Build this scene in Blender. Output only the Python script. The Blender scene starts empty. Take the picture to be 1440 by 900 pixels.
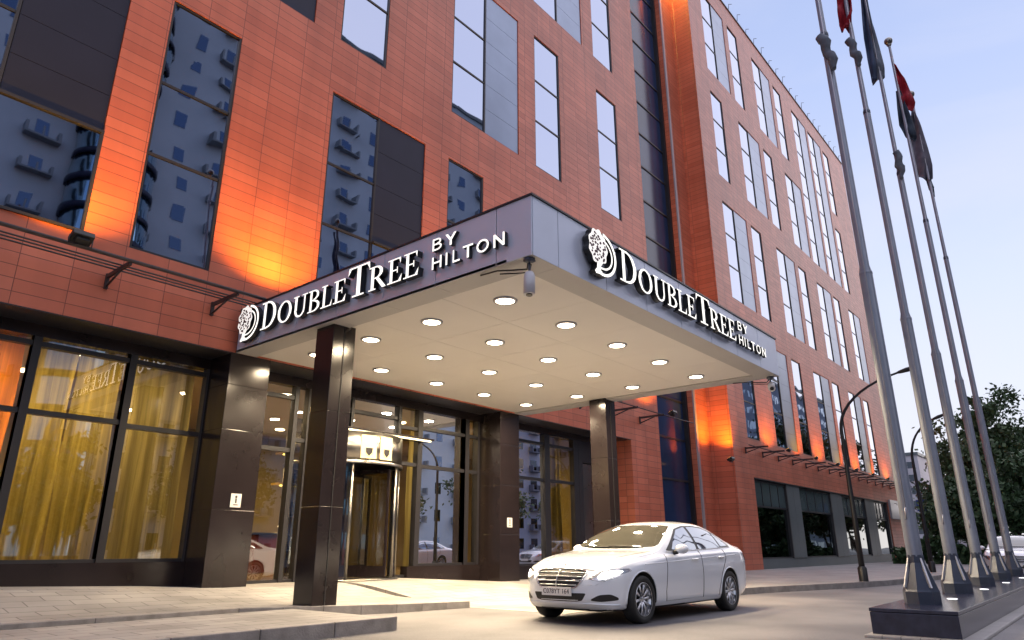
import bpy, bmesh, math, random
from mathutils import Vector, Matrix
from mathutils.bvhtree import BVHTree
R = math.radians
random.seed(7)
sc = bpy.context.scene
COL = sc.collection

# ------------------------------------------------------------------ helpers
def link(o, parent=None):
    COL.objects.link(o)
    if parent is not None:
        o.parent = parent
    return o

def tag(o, label=None, cat=None, group=None, kind=None):
    if label: o['label'] = label
    if cat: o['category'] = cat
    if group: o['group'] = group
    if kind: o['kind'] = kind
    return o

def empty(name, loc, label, cat, group=None, rz=0.0):
    o = bpy.data.objects.new(name, None)
    o.empty_display_size = 0.2
    o.location = loc
    o.rotation_euler = (0, 0, rz)
    link(o)
    return tag(o, label, cat, group)

class MB:
    """collects geometry for one mesh"""
    def __init__(s):
        s.v = []; s.f = []; s.m = []; s.sm = []
    def add(s, verts, faces, mi=0, smooth=False):
        n = len(s.v)
        s.v += [tuple(p) for p in verts]
        for f in faces:
            s.f.append(tuple(i + n for i in f)); s.m.append(mi); s.sm.append(smooth)
        return s
    def box(s, x0, x1, y0, y1, z0, z1, mi=0):
        if x0 > x1: x0, x1 = x1, x0
        if y0 > y1: y0, y1 = y1, y0
        if z0 > z1: z0, z1 = z1, z0
        v = [(x0,y0,z0),(x1,y0,z0),(x1,y1,z0),(x0,y1,z0),(x0,y0,z1),(x1,y0,z1),(x1,y1,z1),(x0,y1,z1)]
        return s.add(v, [(0,3,2,1),(4,5,6,7),(0,1,5,4),(1,2,6,5),(2,3,7,6),(3,0,4,7)], mi)
    def obox(s, c, ax, ay, az, mi=0):
        c = Vector(c); ax = Vector(ax); ay = Vector(ay); az = Vector(az)
        v = [c + ax*i + ay*j + az*k for k in (-1,1) for (i,j) in ((-1,-1),(1,-1),(1,1),(-1,1))]
        return s.add(v, [(0,3,2,1),(4,5,6,7),(0,1,5,4),(1,2,6,5),(2,3,7,6),(3,0,4,7)], mi)
    def tube(s, pts, r, n=8, mi=0, cap=True, smooth=True):
        pts = [Vector(p) for p in pts]
        rs = r if isinstance(r, (list, tuple)) else [r]*len(pts)
        base = len(s.v); prev = None
        for i, p in enumerate(pts):
            if i == 0: t = pts[1]-p
            elif i == len(pts)-1: t = p-pts[i-1]
            else: t = (pts[i+1]-p).normalized() + (p-pts[i-1]).normalized()
            t.normalize()
            if prev is None:
                a = Vector((0,0,1)) if abs(t.z) < .9 else Vector((1,0,0))
                u = t.cross(a).normalized()
            else:
                u = (prev - t*prev.dot(t)).normalized()
            prev = u; w = t.cross(u)
            for k in range(n):
                a = 2*math.pi*k/n
                s.v.append(tuple(p + (u*math.cos(a) + w*math.sin(a))*rs[i]))
        for i in range(len(pts)-1):
            for k in range(n):
                a = base+i*n+k; b = base+i*n+(k+1)%n
                s.f.append((a, b, b+n, a+n)); s.m.append(mi); s.sm.append(smooth)
        if cap:
            s.f.append(tuple(base+k for k in reversed(range(n)))); s.m.append(mi); s.sm.append(False)
            e = base+(len(pts)-1)*n
            s.f.append(tuple(e+k for k in range(n))); s.m.append(mi); s.sm.append(False)
        return s
    def lathe(s, prof, c=(0,0,0), axis='z', n=24, mi=0, smooth=True):
        """prof: list of (r, h)"""
        base = len(s.v); c = Vector(c)
        for (r, h) in prof:
            for k in range(n):
                a = 2*math.pi*k/n; x, y = r*math.cos(a), r*math.sin(a)
                p = {'z': (x, y, h), 'y': (x, h, y), 'x': (h, x, y)}[axis]
                s.v.append(tuple(c+Vector(p)))
        for i in range(len(prof)-1):
            for k in range(n):
                a = base+i*n+k; b = base+i*n+(k+1)%n
                s.f.append((a, b, b+n, a+n)); s.m.append(mi); s.sm.append(smooth)
        return s
    def prism(s, poly, y0, y1, tr, mi=0, mi_side=None):
        """2D polygon (ccw) extruded along depth; tr(u,v,d)->xyz"""
        n = len(poly); ms = mi if mi_side is None else mi_side
        v = [tr(u, w, y0) for u, w in poly] + [tr(u, w, y1) for u, w in poly]
        s.add(v, [tuple(range(n))], mi)
        b = len(s.v) - 2*n
        s.f.append(tuple(b+n+i for i in reversed(range(n)))); s.m.append(ms); s.sm.append(False)
        for i in range(n):
            j = (i+1) % n
            s.f.append((b+i, b+n+i, b+n+j, b+j)); s.m.append(ms); s.sm.append(False)
        return s
    def build(s, name, mats, parent=None, bevel=0, loc=None, recalc=True):
        me = bpy.data.meshes.new(name)
        me.from_pydata(s.v, [], s.f)
        if not isinstance(mats, (list, tuple)): mats = [mats]
        for m in mats: me.materials.append(m)
        me.polygons.foreach_set('material_index', s.m)
        me.polygons.foreach_set('use_smooth', s.sm)
        if recalc:
            bm = bmesh.new(); bm.from_mesh(me)
            bmesh.ops.recalc_face_normals(bm, faces=bm.faces); bm.to_mesh(me); bm.free()
        me.update()
        o = bpy.data.objects.new(name, me)
        link(o, parent)
        if loc is not None: o.location = loc
        if bevel:
            b = o.modifiers.new('bevel', 'BEVEL'); b.width = bevel; b.segments = 2; b.limit_method = 'ANGLE'; b.angle_limit = R(40)
        return o

def copy_tree(o, parent=None):
    c = o.copy(); COL.objects.link(c)
    c.parent = parent
    for ch in o.children: copy_tree(ch, c)
    return c

# ------------------------------------------------------------------ materials
def nodes_of(name):
    m = bpy.data.materials.new(name); m.use_nodes = True
    nt = m.node_tree; b = nt.nodes['Principled BSDF']
    return m, nt, b

def N(nt, t, **kw):
    n = nt.nodes.new(t)
    for k, v in kw.items():
        if k in n.bl_rna.properties: setattr(n, k, v)
        else: n.inputs[k].default_value = v
    return n

def pmat(name, col, rough=.5, metal=0.0, spec=.5, vary=0.0, scale=3.0, bump=0.0, bscale=40.0, coat=0.0, rvary=0.0):
    m, nt, b = nodes_of(name)
    b.inputs['Base Color'].default_value = (*col, 1)
    b.inputs['Roughness'].default_value = rough
    b.inputs['Metallic'].default_value = metal
    b.inputs['Specular IOR Level'].default_value = spec
    b.inputs['Coat Weight'].default_value = coat
    L = nt.links
    tc = N(nt, 'ShaderNodeTexCoord')
    if vary or rvary:
        nz = N(nt, 'ShaderNodeTexNoise', Scale=scale, Detail=6.0)
        L.new(tc.outputs['Object'], nz.inputs['Vector'])
        if vary:
            mr = N(nt, 'ShaderNodeMapRange'); mr.inputs[3].default_value = 1-vary; mr.inputs[4].default_value = 1+vary
            mr.inputs[1].default_value = .3; mr.inputs[2].default_value = .7
            L.new(nz.outputs[0], mr.inputs[0])
            mx = N(nt, 'ShaderNodeVectorMath', operation='SCALE'); mx.inputs[0].default_value = col
            L.new(mr.outputs[0], mx.inputs['Scale']); L.new(mx.outputs[0], b.inputs['Base Color'])
        if rvary:
            mr = N(nt, 'ShaderNodeMapRange'); mr.inputs[3].default_value = max(0, rough-rvary); mr.inputs[4].default_value = rough+rvary
            L.new(nz.outputs[0], mr.inputs[0]); L.new(mr.outputs[0], b.inputs['Roughness'])
    if bump:
        nz = N(nt, 'ShaderNodeTexNoise', Scale=bscale, Detail=4.0)
        L.new(tc.outputs['Object'], nz.inputs['Vector'])
        bp = N(nt, 'ShaderNodeBump', Strength=bump, Distance=.02)
        L.new(nz.outputs[0], bp.inputs['Height']); L.new(bp.outputs[0], b.inputs['Normal'])
    return m

def emat(name, col, strength):
    m, nt, b = nodes_of(name)
    b.inputs['Base Color'].default_value = (*[min(1, c*.8) for c in col], 1)
    b.inputs['Emission Color'].default_value = (*col, 1)
    b.inputs['Emission Strength'].default_value = strength
    b.inputs['Roughness'].default_value = .4
    return m

def tile_mat():
    m, nt, b = nodes_of('terracotta_tile'); L = nt.links
    g = N(nt, 'ShaderNodeNewGeometry')
    sx = N(nt, 'ShaderNodeSeparateXYZ'); L.new(g.outputs['Position'], sx.inputs[0])
    ad = N(nt, 'ShaderNodeMath', operation='ADD'); L.new(sx.outputs[0], ad.inputs[0]); L.new(sx.outputs[1], ad.inputs[1])
    cx = N(nt, 'ShaderNodeCombineXYZ'); L.new(ad.outputs[0], cx.inputs[0]); L.new(sx.outputs[2], cx.inputs[1])
    mp = N(nt, 'ShaderNodeMapping'); mp.inputs['Location'].default_value = (-.10, .10, 0)
    L.new(cx.outputs[0], mp.inputs[0])
    br = N(nt, 'ShaderNodeTexBrick', offset=0.0, squash=1.0)
    br.inputs['Color1'].default_value = (.53, .138, .076, 1); br.inputs['Color2'].default_value = (.64, .188, .110, 1)
    br.inputs['Mortar'].default_value = (.20, .055, .035, 1)
    br.inputs['Scale'].default_value = 1; br.inputs['Mortar Size'].default_value = .0065
    br.inputs['Mortar Smooth'].default_value = .2; br.inputs['Bias'].default_value = 0
    br.inputs['Brick Width'].default_value = .80; br.inputs['Row Height'].default_value = .225
    L.new(mp.outputs[0], br.inputs['Vector'])
    nz = N(nt, 'ShaderNodeTexNoise', Scale=.35, Detail=5.0); L.new(cx.outputs[0], nz.inputs['Vector'])
    mr = N(nt, 'ShaderNodeMapRange'); mr.inputs[1].default_value = .3; mr.inputs[2].default_value = .7
    mr.inputs[3].default_value = .82; mr.inputs[4].default_value = 1.10; L.new(nz.outputs[0], mr.inputs[0])
    vs = N(nt, 'ShaderNodeVectorMath', operation='SCALE'); L.new(br.outputs[0], vs.inputs[0]); L.new(mr.outputs[0], vs.inputs['Scale'])
    L.new(vs.outputs[0], b.inputs['Base Color'])
    # faint vertical weather streaks
    ms_ = N(nt, 'ShaderNodeMapping'); ms_.inputs['Scale'].default_value = (2.2, .10, 1); L.new(cx.outputs[0], ms_.inputs[0])
    n3 = N(nt, 'ShaderNodeTexNoise', Scale=1.0, Detail=6.0); L.new(ms_.outputs[0], n3.inputs['Vector'])
    m3 = N(nt, 'ShaderNodeMapRange'); m3.inputs[1].default_value = .35; m3.inputs[2].default_value = .65
    m3.inputs[3].default_value = .90; m3.inputs[4].default_value = 1.06; L.new(n3.outputs[0], m3.inputs[0])
    v3 = N(nt, 'ShaderNodeVectorMath', operation='SCALE'); L.new(vs.outputs[0], v3.inputs[0]); L.new(m3.outputs[0], v3.inputs['Scale'])
    L.new(v3.outputs[0], b.inputs['Base Color'])
    b.inputs['Roughness'].default_value = .40
    # each tile tilts a touch + recessed joints
    n2 = N(nt, 'ShaderNodeTexNoise', Scale=1.3, Detail=2.0); L.new(cx.outputs[0], n2.inputs['Vector'])
    mm = N(nt, 'ShaderNodeMath', operation='MULTIPLY_ADD'); L.new(br.outputs['Fac'], mm.inputs[0]); mm.inputs[1].default_value = -1.0
    sc2 = N(nt, 'ShaderNodeMath', operation='MULTIPLY'); L.new(n2.outputs[0], sc2.inputs[0]); sc2.inputs[1].default_value = .8
    L.new(sc2.outputs[0], mm.inputs[2])
    bp = N(nt, 'ShaderNodeBump', Strength=.6, Distance=.012); L.new(mm.outputs[0], bp.inputs['Height'])
    L.new(bp.outputs[0], b.inputs['Normal'])
    return m

def mirror_glass(name, col, rough=.015, wav=.10):
    m, nt, b = nodes_of(name); L = nt.links
    b.inputs['Base Color'].default_value = (*col, 1); b.inputs['Metallic'].default_value = 1.0
    b.inputs['Roughness'].default_value = rough
    g = N(nt, 'ShaderNodeNewGeometry')
    nz = N(nt, 'ShaderNodeTexNoise', Scale=.55, Detail=1.0); L.new(g.outputs['Position'], nz.inputs['Vector'])
    bp = N(nt, 'ShaderNodeBump', Strength=wav, Distance=.09); L.new(nz.outputs[0], bp.inputs['Height'])
    L.new(bp.outputs[0], b.inputs['Normal'])
    return m

def clear_glass(name, tint, refl=.10, blend=.35, rough=.0):
    m, nt, b = nodes_of(name); L = nt.links
    nt.nodes.remove(b)
    out = nt.nodes['Material Output']
    t = N(nt, 'ShaderNodeBsdfTransparent'); t.inputs[0].default_value = (*tint, 1)
    gl = N(nt, 'ShaderNodeBsdfGlossy'); gl.inputs['Color'].default_value = (.9, .93, 1, 1); gl.inputs['Roughness'].default_value = rough
    lw = N(nt, 'ShaderNodeLayerWeight', Blend=blend)
    mr = N(nt, 'ShaderNodeMapRange'); mr.inputs[3].default_value = refl; mr.inputs[4].default_value = .95
    L.new(lw.outputs['Fresnel'], mr.inputs[0])
    mx = N(nt, 'ShaderNodeMixShader'); L.new(mr.outputs[0], mx.inputs[0]); L.new(t.outputs[0], mx.inputs[1]); L.new(gl.outputs[0], mx.inputs[2])
    L.new(mx.outputs[0], out.inputs['Surface'])
    return m

def paving_mat(name, c1, c2, bw, rh, joint=.006, rough=.7, off=.5, stain=.25):
    m, nt, b = nodes_of(name); L = nt.links
    g = N(nt, 'ShaderNodeNewGeometry')
    br = N(nt, 'ShaderNodeTexBrick', offset=off)
    br.inputs['Color1'].default_value = (*c1, 1); br.inputs['Color2'].default_value = (*c2, 1)
    br.inputs['Mortar'].default_value = (*[c*.5 for c in c1], 1)
    br.inputs['Scale'].default_value = 1; br.inputs['Mortar Size'].default_value = joint
    br.inputs['Brick Width'].default_value = bw; br.inputs['Row Height'].default_value = rh
    L.new(g.outputs['Position'], br.inputs['Vector'])
    nz = N(nt, 'ShaderNodeTexNoise', Scale=.8, Detail=8.0); L.new(g.outputs['Position'], nz.inputs['Vector'])
    mr = N(nt, 'ShaderNodeMapRange'); mr.inputs[1].default_value = .3; mr.inputs[2].default_value = .7
    mr.inputs[3].default_value = 1-stain; mr.inputs[4].default_value = 1+stain*.5; L.new(nz.outputs[0], mr.inputs[0])
    vs = N(nt, 'ShaderNodeVectorMath', operation='SCALE'); L.new(br.outputs[0], vs.inputs[0]); L.new(mr.outputs[0], vs.inputs['Scale'])
    L.new(vs.outputs[0], b.inputs['Base Color'])
    mr2 = N(nt, 'ShaderNodeMapRange'); mr2.inputs[3].default_value = rough-.15; mr2.inputs[4].default_value = rough+.12
    L.new(nz.outputs[0], mr2.inputs[0]); L.new(mr2.outputs[0], b.inputs['Roughness'])
    bp = N(nt, 'ShaderNodeBump', Strength=.35, Distance=.01); L.new(br.outputs['Fac'], bp.inputs['Height']); bp.invert = True
    L.new(bp.outputs[0], b.inputs['Normal'])
    return m

def asphalt_mat():
    m, nt, b = nodes_of('asphalt'); L = nt.links
    g = N(nt, 'ShaderNodeNewGeometry')
    n1 = N(nt, 'ShaderNodeTexNoise', Scale=.45, Detail=7.0); L.new(g.outputs['Position'], n1.inputs['Vector'])
    n2 = N(nt, 'ShaderNodeTexNoise', Scale=60.0, Detail=3.0); L.new(g.outputs['Position'], n2.inputs['Vector'])
    cr = N(nt, 'ShaderNodeValToRGB'); cr.color_ramp.elements[0].position = .36; cr.color_ramp.elements[1].position = .64
    cr.color_ramp.elements[0].color = (.095, .092, .100, 1); cr.color_ramp.elements[1].color = (.190, .180, .185, 1)
    L.new(n1.outputs[0], cr.inputs[0])
    mr = N(nt, 'ShaderNodeMapRange'); mr.inputs[1].default_value = .3; mr.inputs[2].default_value = .7
    mr.inputs[3].default_value = .75; mr.inputs[4].default_value = 1.25; L.new(n2.outputs[0], mr.inputs[0])
    vs = N(nt, 'ShaderNodeVectorMath', operation='SCALE'); L.new(cr.outputs[0], vs.inputs[0]); L.new(mr.outputs[0], vs.inputs['Scale'])
    L.new(vs.outputs[0], b.inputs['Base Color'])
    b.inputs['Roughness'].default_value = .62
    bp = N(nt, 'ShaderNodeBump', Strength=.25, Distance=.01); L.new(n2.outputs[0], bp.inputs['Height']); L.new(bp.outputs[0], b.inputs['Normal'])
    return m

def fabric_mat(name, col, trans=.5):
    m, nt, b = nodes_of(name); L = nt.links
    nt.nodes.remove(b); out = nt.nodes['Material Output']
    d = N(nt, 'ShaderNodeBsdfDiffuse'); d.inputs[0].default_value = (*col, 1)
    t = N(nt, 'ShaderNodeBsdfTranslucent'); t.inputs[0].default_value = (*col, 1)
    mx = N(nt, 'ShaderNodeMixShader'); mx.inputs[0].default_value = trans
    tc = N(nt, 'ShaderNodeTexCoord'); mp = N(nt, 'ShaderNodeMapping'); mp.inputs['Scale'].default_value = (14, 14, .4)
    L.new(tc.outputs['Object'], mp.inputs[0])
    nz = N(nt, 'ShaderNodeTexNoise', Scale=1.0, Detail=4.0); L.new(mp.outputs[0], nz.inputs['Vector'])
    mr = N(nt, 'ShaderNodeMapRange'); mr.inputs[1].default_value = .3; mr.inputs[2].default_value = .7
    mr.inputs[3].default_value = .6; mr.inputs[4].default_value = 1.3; L.new(nz.outputs[0], mr.inputs[0])
    vs = N(nt, 'ShaderNodeVectorMath', operation='SCALE'); vs.inputs[0].default_value = col; L.new(mr.outputs[0], vs.inputs['Scale'])
    L.new(vs.outputs[0], d.inputs[0]); L.new(vs.outputs[0], t.inputs[0])
    L.new(d.outputs[0], mx.inputs[1]); L.new(t.outputs[0], mx.inputs[2]); L.new(mx.outputs[0], out.inputs['Surface'])
    return m

def leaf_mat(name, c):
    m, nt, b = nodes_of(name); L = nt.links
    oi = N(nt, 'ShaderNodeNewGeometry')
    cr = N(nt, 'ShaderNodeValToRGB'); cr.color_ramp.elements[0].color = (*[k*.55 for k in c], 1); cr.color_ramp.elements[1].color = (*[k*1.5 for k in c], 1)
    L.new(oi.outputs['Random Per Island'], cr.inputs[0]); L.new(cr.outputs[0], b.inputs['Base Color'])
    b.inputs['Roughness'].default_value = .6
    return m

M = {}
M['tile'] = tile_mat()
M['panel'] = pmat('blue_grey_panel', (.22, .27, .37), .30, .6, .5, vary=.10, scale=.8)
M['dark_panel'] = pmat('dark_panel', (.018, .021, .048), .45, .0, .25, vary=.15, scale=.7)
M['frame'] = pmat('window_frame', (.020, .019, .024), .4, .0, .5)
M['glass_up'] = mirror_glass('coated_glass', (.30, .345, .45))
M['glass_stair'] = pmat('stair_glass', (.020, .036, .095), .12, 0, .3, vary=.35, scale=.35)
M['glass_lobby'] = clear_glass('lobby_glass', (.84, .85, .82), .16, .35)
M['glass_shop'] = mirror_glass('shop_glass', (.13, .17, .18), .02)
M['bronze'] = pmat('dark_bronze_cladding', (.020, .014, .015), .20, .1, .5, vary=.15, scale=1.5, rvary=.06)
M['steel'] = pmat('brushed_steel', (.26, .245, .225), .30, 1.0, rvary=.08, scale=5)
M['fascia'] = pmat('aluminium_fascia', (.66, .72, .86), .40, .28, .5, vary=.06, scale=1.0)
M['joint'] = pmat('joint_black', (.02, .02, .022), .7)
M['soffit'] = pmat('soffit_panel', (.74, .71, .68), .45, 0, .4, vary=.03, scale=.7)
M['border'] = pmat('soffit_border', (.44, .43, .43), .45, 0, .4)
M['campaint'] = pmat('camera_white', (.62, .62, .66), .35)
M['crest'] = emat('crest_face', (1, .97, .92), .62)
M['trim'] = pmat('pale_metal_trim', (.50, .50, .54), .3, .5)
M['shop_upper'] = pmat('shop_upper_glass', (.075, .105, .115), .12, 0, .8, vary=.2, scale=.6)
M['shop_panel'] = pmat('shop_grey_panel', (.105, .125, .135), .42, 0, .5, vary=.08, scale=.9)
M['black'] = pmat('black_metal', (.012, .012, .014), .42, 0, .5)
M['rail'] = pmat('oxide_rail', (.035, .022, .024), .5)
M['pole'] = pmat('galvanised_pole', (.27, .295, .36), .40, .35, .5, vary=.14, scale=2.2, rvary=.1)
M['pole_base'] = pmat('painted_base', (.060, .072, .105), .28, .3, .6, vary=.2, scale=4)
M['granite'] = pmat('polished_granite', (.022, .024, .048), .20, 0, .6, vary=.3, scale=9)
M['asphalt'] = asphalt_mat()
M['paver'] = paving_mat('paving_stone', (.29, .275, .265), (.36, .34, .325), .60, .30, joint=.009, stain=.35)
M['side'] = paving_mat('sidewalk_paver', (.30, .285, .28), (.34, .32, .31), .40, .20, stain=.3)
M['drive'] = paving_mat('driveway_paver', (.33, .31, .29), (.38, .355, .33), .60, .30, joint=.009, stain=.4)
M['kerb'] = pmat('kerb_stone', (.27, .25, .24), .65, vary=.25, scale=5, bump=.3)
M['white'] = pmat('white_plate', (.75, .74, .72), .4)
M['light'] = emat('downlight_glow', (1.0, .84, .58), 14)
M['roomlight'] = emat('room_light', (1.0, .80, .45), 9)
M['letter'] = emat('letter_face', (1.0, .97, .90), .95)
M['letter_side'] = pmat('letter_return', (.012, .012, .014), .4)
M['plum'] = pmat('plum_speckle', (.09, .03, .05), .5)
# ------------------------------------------------------------------ camera
YAW, PIT, ROL, F = R(39.97), R(18.24), R(-.14), 975.6
cam = bpy.data.cameras.new('camera'); co = bpy.data.objects.new('camera', cam); COL.objects.link(co)
cam.sensor_width = 36; cam.lens = F/1440*36; cam.clip_end = 3000; cam.clip_start = .05
fw = Vector((math.cos(YAW)*math.cos(PIT), math.sin(YAW)*math.cos(PIT), math.sin(PIT)))
rt = Vector((math.sin(YAW), -math.cos(YAW), 0)); up = rt.cross(fw)
r2 = rt*math.cos(ROL)+up*math.sin(ROL); u2 = -rt*math.sin(ROL)+up*math.cos(ROL)
mw = Matrix((r2, u2, -fw)).transposed().to_4x4(); mw.translation = (0, 0, 1.02)
co.matrix_world = mw; sc.camera = co

# ------------------------------------------------------------------ ground
def struct(name, mb, mat, **k):
    return tag(mb.build(name, mat, **k), kind='structure')

def interp(x, tab):
    if x <= tab[0][0]: return tab[0][1]
    for (a, b), (c, d) in zip(tab, tab[1:]):
        if x <= c:
            t = (x-a)/(c-a); return b+(d-b)*t
    return tab[-1][1]
ZB = [(4, .50), (7, .33), (12, .35), (15.2, .17), (17, .145), (19, .135)]
def zback(x): return interp(x, ZB)
def sm(t): t = max(0, min(1, t)); return t*t*(3-2*t)

g = MB(); g.add([(-900,-900,0),(1200,-900,0),(1200,900,0),(-900,900,0)], [(0,1,2,3)])
struct('road', g, M['asphalt'], recalc=False)

def sheet(xs, ys, zf, skirt=.3):
    m = MB(); nx, ny = len(xs), len(ys)
    v = [(x, y, zf(x, y)) for y in ys for x in xs]
    f = [(j*nx+i, j*nx+i+1, (j+1)*nx+i+1, (j+1)*nx+i) for j in range(ny-1) for i in range(nx-1)]
    m.add(v, f, 0, True)
    def sk(idx):
        for a, b in zip(idx, idx[1:]):
            pa, pb = v[a], v[b]
            m.add([pa, pb, (pb[0],pb[1],-.2), (pa[0],pa[1],-.2)], [(0,1,2,3)], 0)
    sk([i for i in range(nx)]); sk([(ny-1)*nx+i for i in range(nx)]); sk([j*nx for j in range(ny)]); sk([j*nx+nx-1 for j in range(ny)])
    return m
lin = lambda a, b, n: [a+(b-a)*i/(n-1) for i in range(n)]
# lower paved step, with its kerb riser
s = sheet(lin(-25, 6.50, 12), lin(7.70, 9.75, 4), lambda x, y: .17)
struct('pavement_lower', s, M['paver'])
k = MB()
for i in range(30):
    x1 = 6.64-i*1.0; k.box(x1-.992, x1, 7.55, 7.70, -.2, .174)
struct('kerb_lower', k, M['kerb'], bevel=.012)
def front(x): return interp(x, [(6.0, 10.4), (6.9, 10.05), (8.4, 9.58), (9.93, 9.33)])
def zfr(x): return interp(x, [(6.0, .176), (8.4, .135), (9.93, .112)])
m_ = MB()
xs = lin(-25, 6.0, 10)+lin(6.3, 9.80, 9); ts = lin(0, 1, 14)
def zB(x, t):
    y = front(x)+t*(15.0-front(x)); a = sm((y-10.6)/2.4); return zfr(x)*(1-a)+zback(x)*a
v = []; nx = len(xs)
for t in ts:
    for x in xs: v.append((x, front(x)+.14+t*(15.0-front(x)), zB(x, t)))
m_.add(v, [(j*nx+i, j*nx+i+1, (j+1)*nx+i+1, (j+1)*nx+i) for j in range(len(ts)-1) for i in range(nx-1)], 0, True)
for j in range(len(ts)-1):
    a, b = v[j*nx+nx-1], v[(j+1)*nx+nx-1]; m_.add([a, b, (b[0], b[1], -.1), (a[0], a[1], -.1)], [(0,1,2,3)])
struct('pavement_upper', m_, M['paver'])
k = MB()
kx = [-25, -10, 0, 4, 6.0, 6.6, 7.2, 7.8, 8.4, 8.9, 9.4, 9.93]
for a, b in zip(kx, kx[1:]):
    za, zb = zfr(a)+.004, zfr(b)+.004
    A0, B0 = (a, front(a)), (b-.006, front(b))
    vv = [(A0[0],A0[1],-.1),(B0[0],B0[1],-.1),(B0[0],B0[1]+.15,-.1),(A0[0],A0[1]+.15,-.1),(A0[0],A0[1],za),(B0[0],B0[1],zb),(B0[0],B0[1]+.15,zb),(A0[0],A0[1]+.15,za)]
    k.add(vv, [(0,3,2,1),(4,5,6,7),(0,1,5,4),(1,2,6,5),(2,3,7,6),(3,0,4,7)])
struct('kerb_upper', k, M['kerb'], bevel=.01)
k = MB(); k.box(9.80, 9.93, 9.49, 13.0, -.1, .114)
struct('kerb_end', k, M['kerb'], bevel=.01)
# driveway ramp up to the doors
def zD(x, y):
    a = sm((y-9.6)/3.4); return .004*(1-a)+zback(x)*a+.001
s = sheet(lin(9.93, 22.9, 18), lin(7.2, 15.0, 22), zD)
struct('driveway', s, M['drive'])
s = sheet(lin(-25, 9.93, 4), lin(-4.0, 7.55, 3), lambda x, y: .004, 0)
struct('driveway_apron', s, M['asphalt'])
# sidewalk of the wing with rounded kerb
edge = [(15.1, 11.8), (15.1, 9.0), (15.2, 8.0), (15.5, 7.35), (16.1, 7.05), (17.5, 6.78), (19.5, 6.2), (21.0, 5.75), (23, 5.35), (26, 5.05), (32, 4.8), (45, 4.7), (75, 4.7)]
poly = edge+[(75, 15), (22.9, 15), (22.9, 13.4), (15.1, 13.4)]
sw = MB(); sw.add([(x, y, .134) for x, y in poly], [tuple(range(len(poly)))])
struct('sidewalk', sw, M['side'])
k = MB()
pts = [Vector((x, y, 0)) for x, y in edge]
for i, (a, b) in enumerate(zip(pts, pts[1:])):
    d = (b-a).normalized(); n = Vector((-d.y, d.x, 0))*.14
    n = Vector((abs(n.x) if i < 3 else n.x, n.y, 0))
    if i >= 3 and n.y < 0: n = -n
    e = d*.01
    q = [a-e, b+e, b+e+n, a-e+n]
    k.add([(p.x, p.y, -.1) for p in q]+[(p.x, p.y, .139+.0004*(i % 2)) for p in q], [(0,3,2,1),(4,5,6,7),(0,1,5,4),(1,2,6,5),(2,3,7,6),(3,0,4,7)])
struct('kerb_sidewalk', k, M['kerb'])
k = MB(); k.box(9.62, 60, 1.42, 2.60, -.1, .04)
struct('kerb_island', k, M['side'], bevel=.02)

# ------------------------------------------------------------------ hotel
H = empty('hotel_building', (20, 14, 0), 'terracotta tiled hotel with tall narrow windows and glazed lobby', 'building')
HL = Vector((20, 14, 0))
def hb(mb, name, mat, parent=H, **k):
    # children of H: shift vertices so that the parent's location is undone
    if parent is H or parent.parent is H or (parent.parent and parent.parent.parent is H):
        off = HL
    else: off = Vector((0,0,0))
    mb.v = [(x-off.x, y-off.y, z-off.z) for x, y, z in mb.v]
    return mb.build(name, mat, parent, **k)

def wall_holes(mb, X0, X1, Z0, Z1, holes, Y, depth, mi=0):
    xs = sorted(set([X0, X1]+[h[0] for h in holes]+[h[1] for h in holes]))
    zs = sorted(set([Z0, Z1]+[h[2] for h in holes]+[h[3] for h in holes]))
    xs = [x for x in xs if X0 <= x <= X1]; zs = [z for z in zs if Z0 <= z <= Z1]
    for xa, xb in zip(xs, xs[1:]):
        for za, zb in zip(zs, zs[1:]):
            cx, cz = (xa+xb)/2, (za+zb)/2
            if any(h[0] < cx < h[1] and h[2] < cz < h[3] for h in holes): continue
            mb.add([(xa,Y,za),(xb,Y,za),(xb,Y,zb),(xa,Y,zb)], [(0,1,2,3)], mi)
    for (a, b, c, d) in holes:
        y = Y+depth
        mb.add([(a,Y,c),(a,Y,d),(a,y,d),(a,y,c)], [(0,1,2,3)], mi)
        mb.add([(b,Y,c),(b,y,c),(b,y,d),(b,Y,d)], [(0,1,2,3)], mi)
        mb.add([(a,Y,c),(a,y,c),(b,y,c),(b,Y,c)], [(0,1,2,3)], mi)
        mb.add([(a,Y,d),(b,Y,d),(b,y,d),(a,y,d)], [(0,1,2,3)], mi)

wins = []      # (x0,x1,z0,z1,mullion z list, Y, panel x1 or None, style)
def W(Y, x, z0, z1, mul, w=1.52, panel=None, dark=False, pz0=None): wins.append((x, x+w, z0, z1, mul, Y, panel, dark, pz0))
YF, YW = 13.2, 12.17
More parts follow.
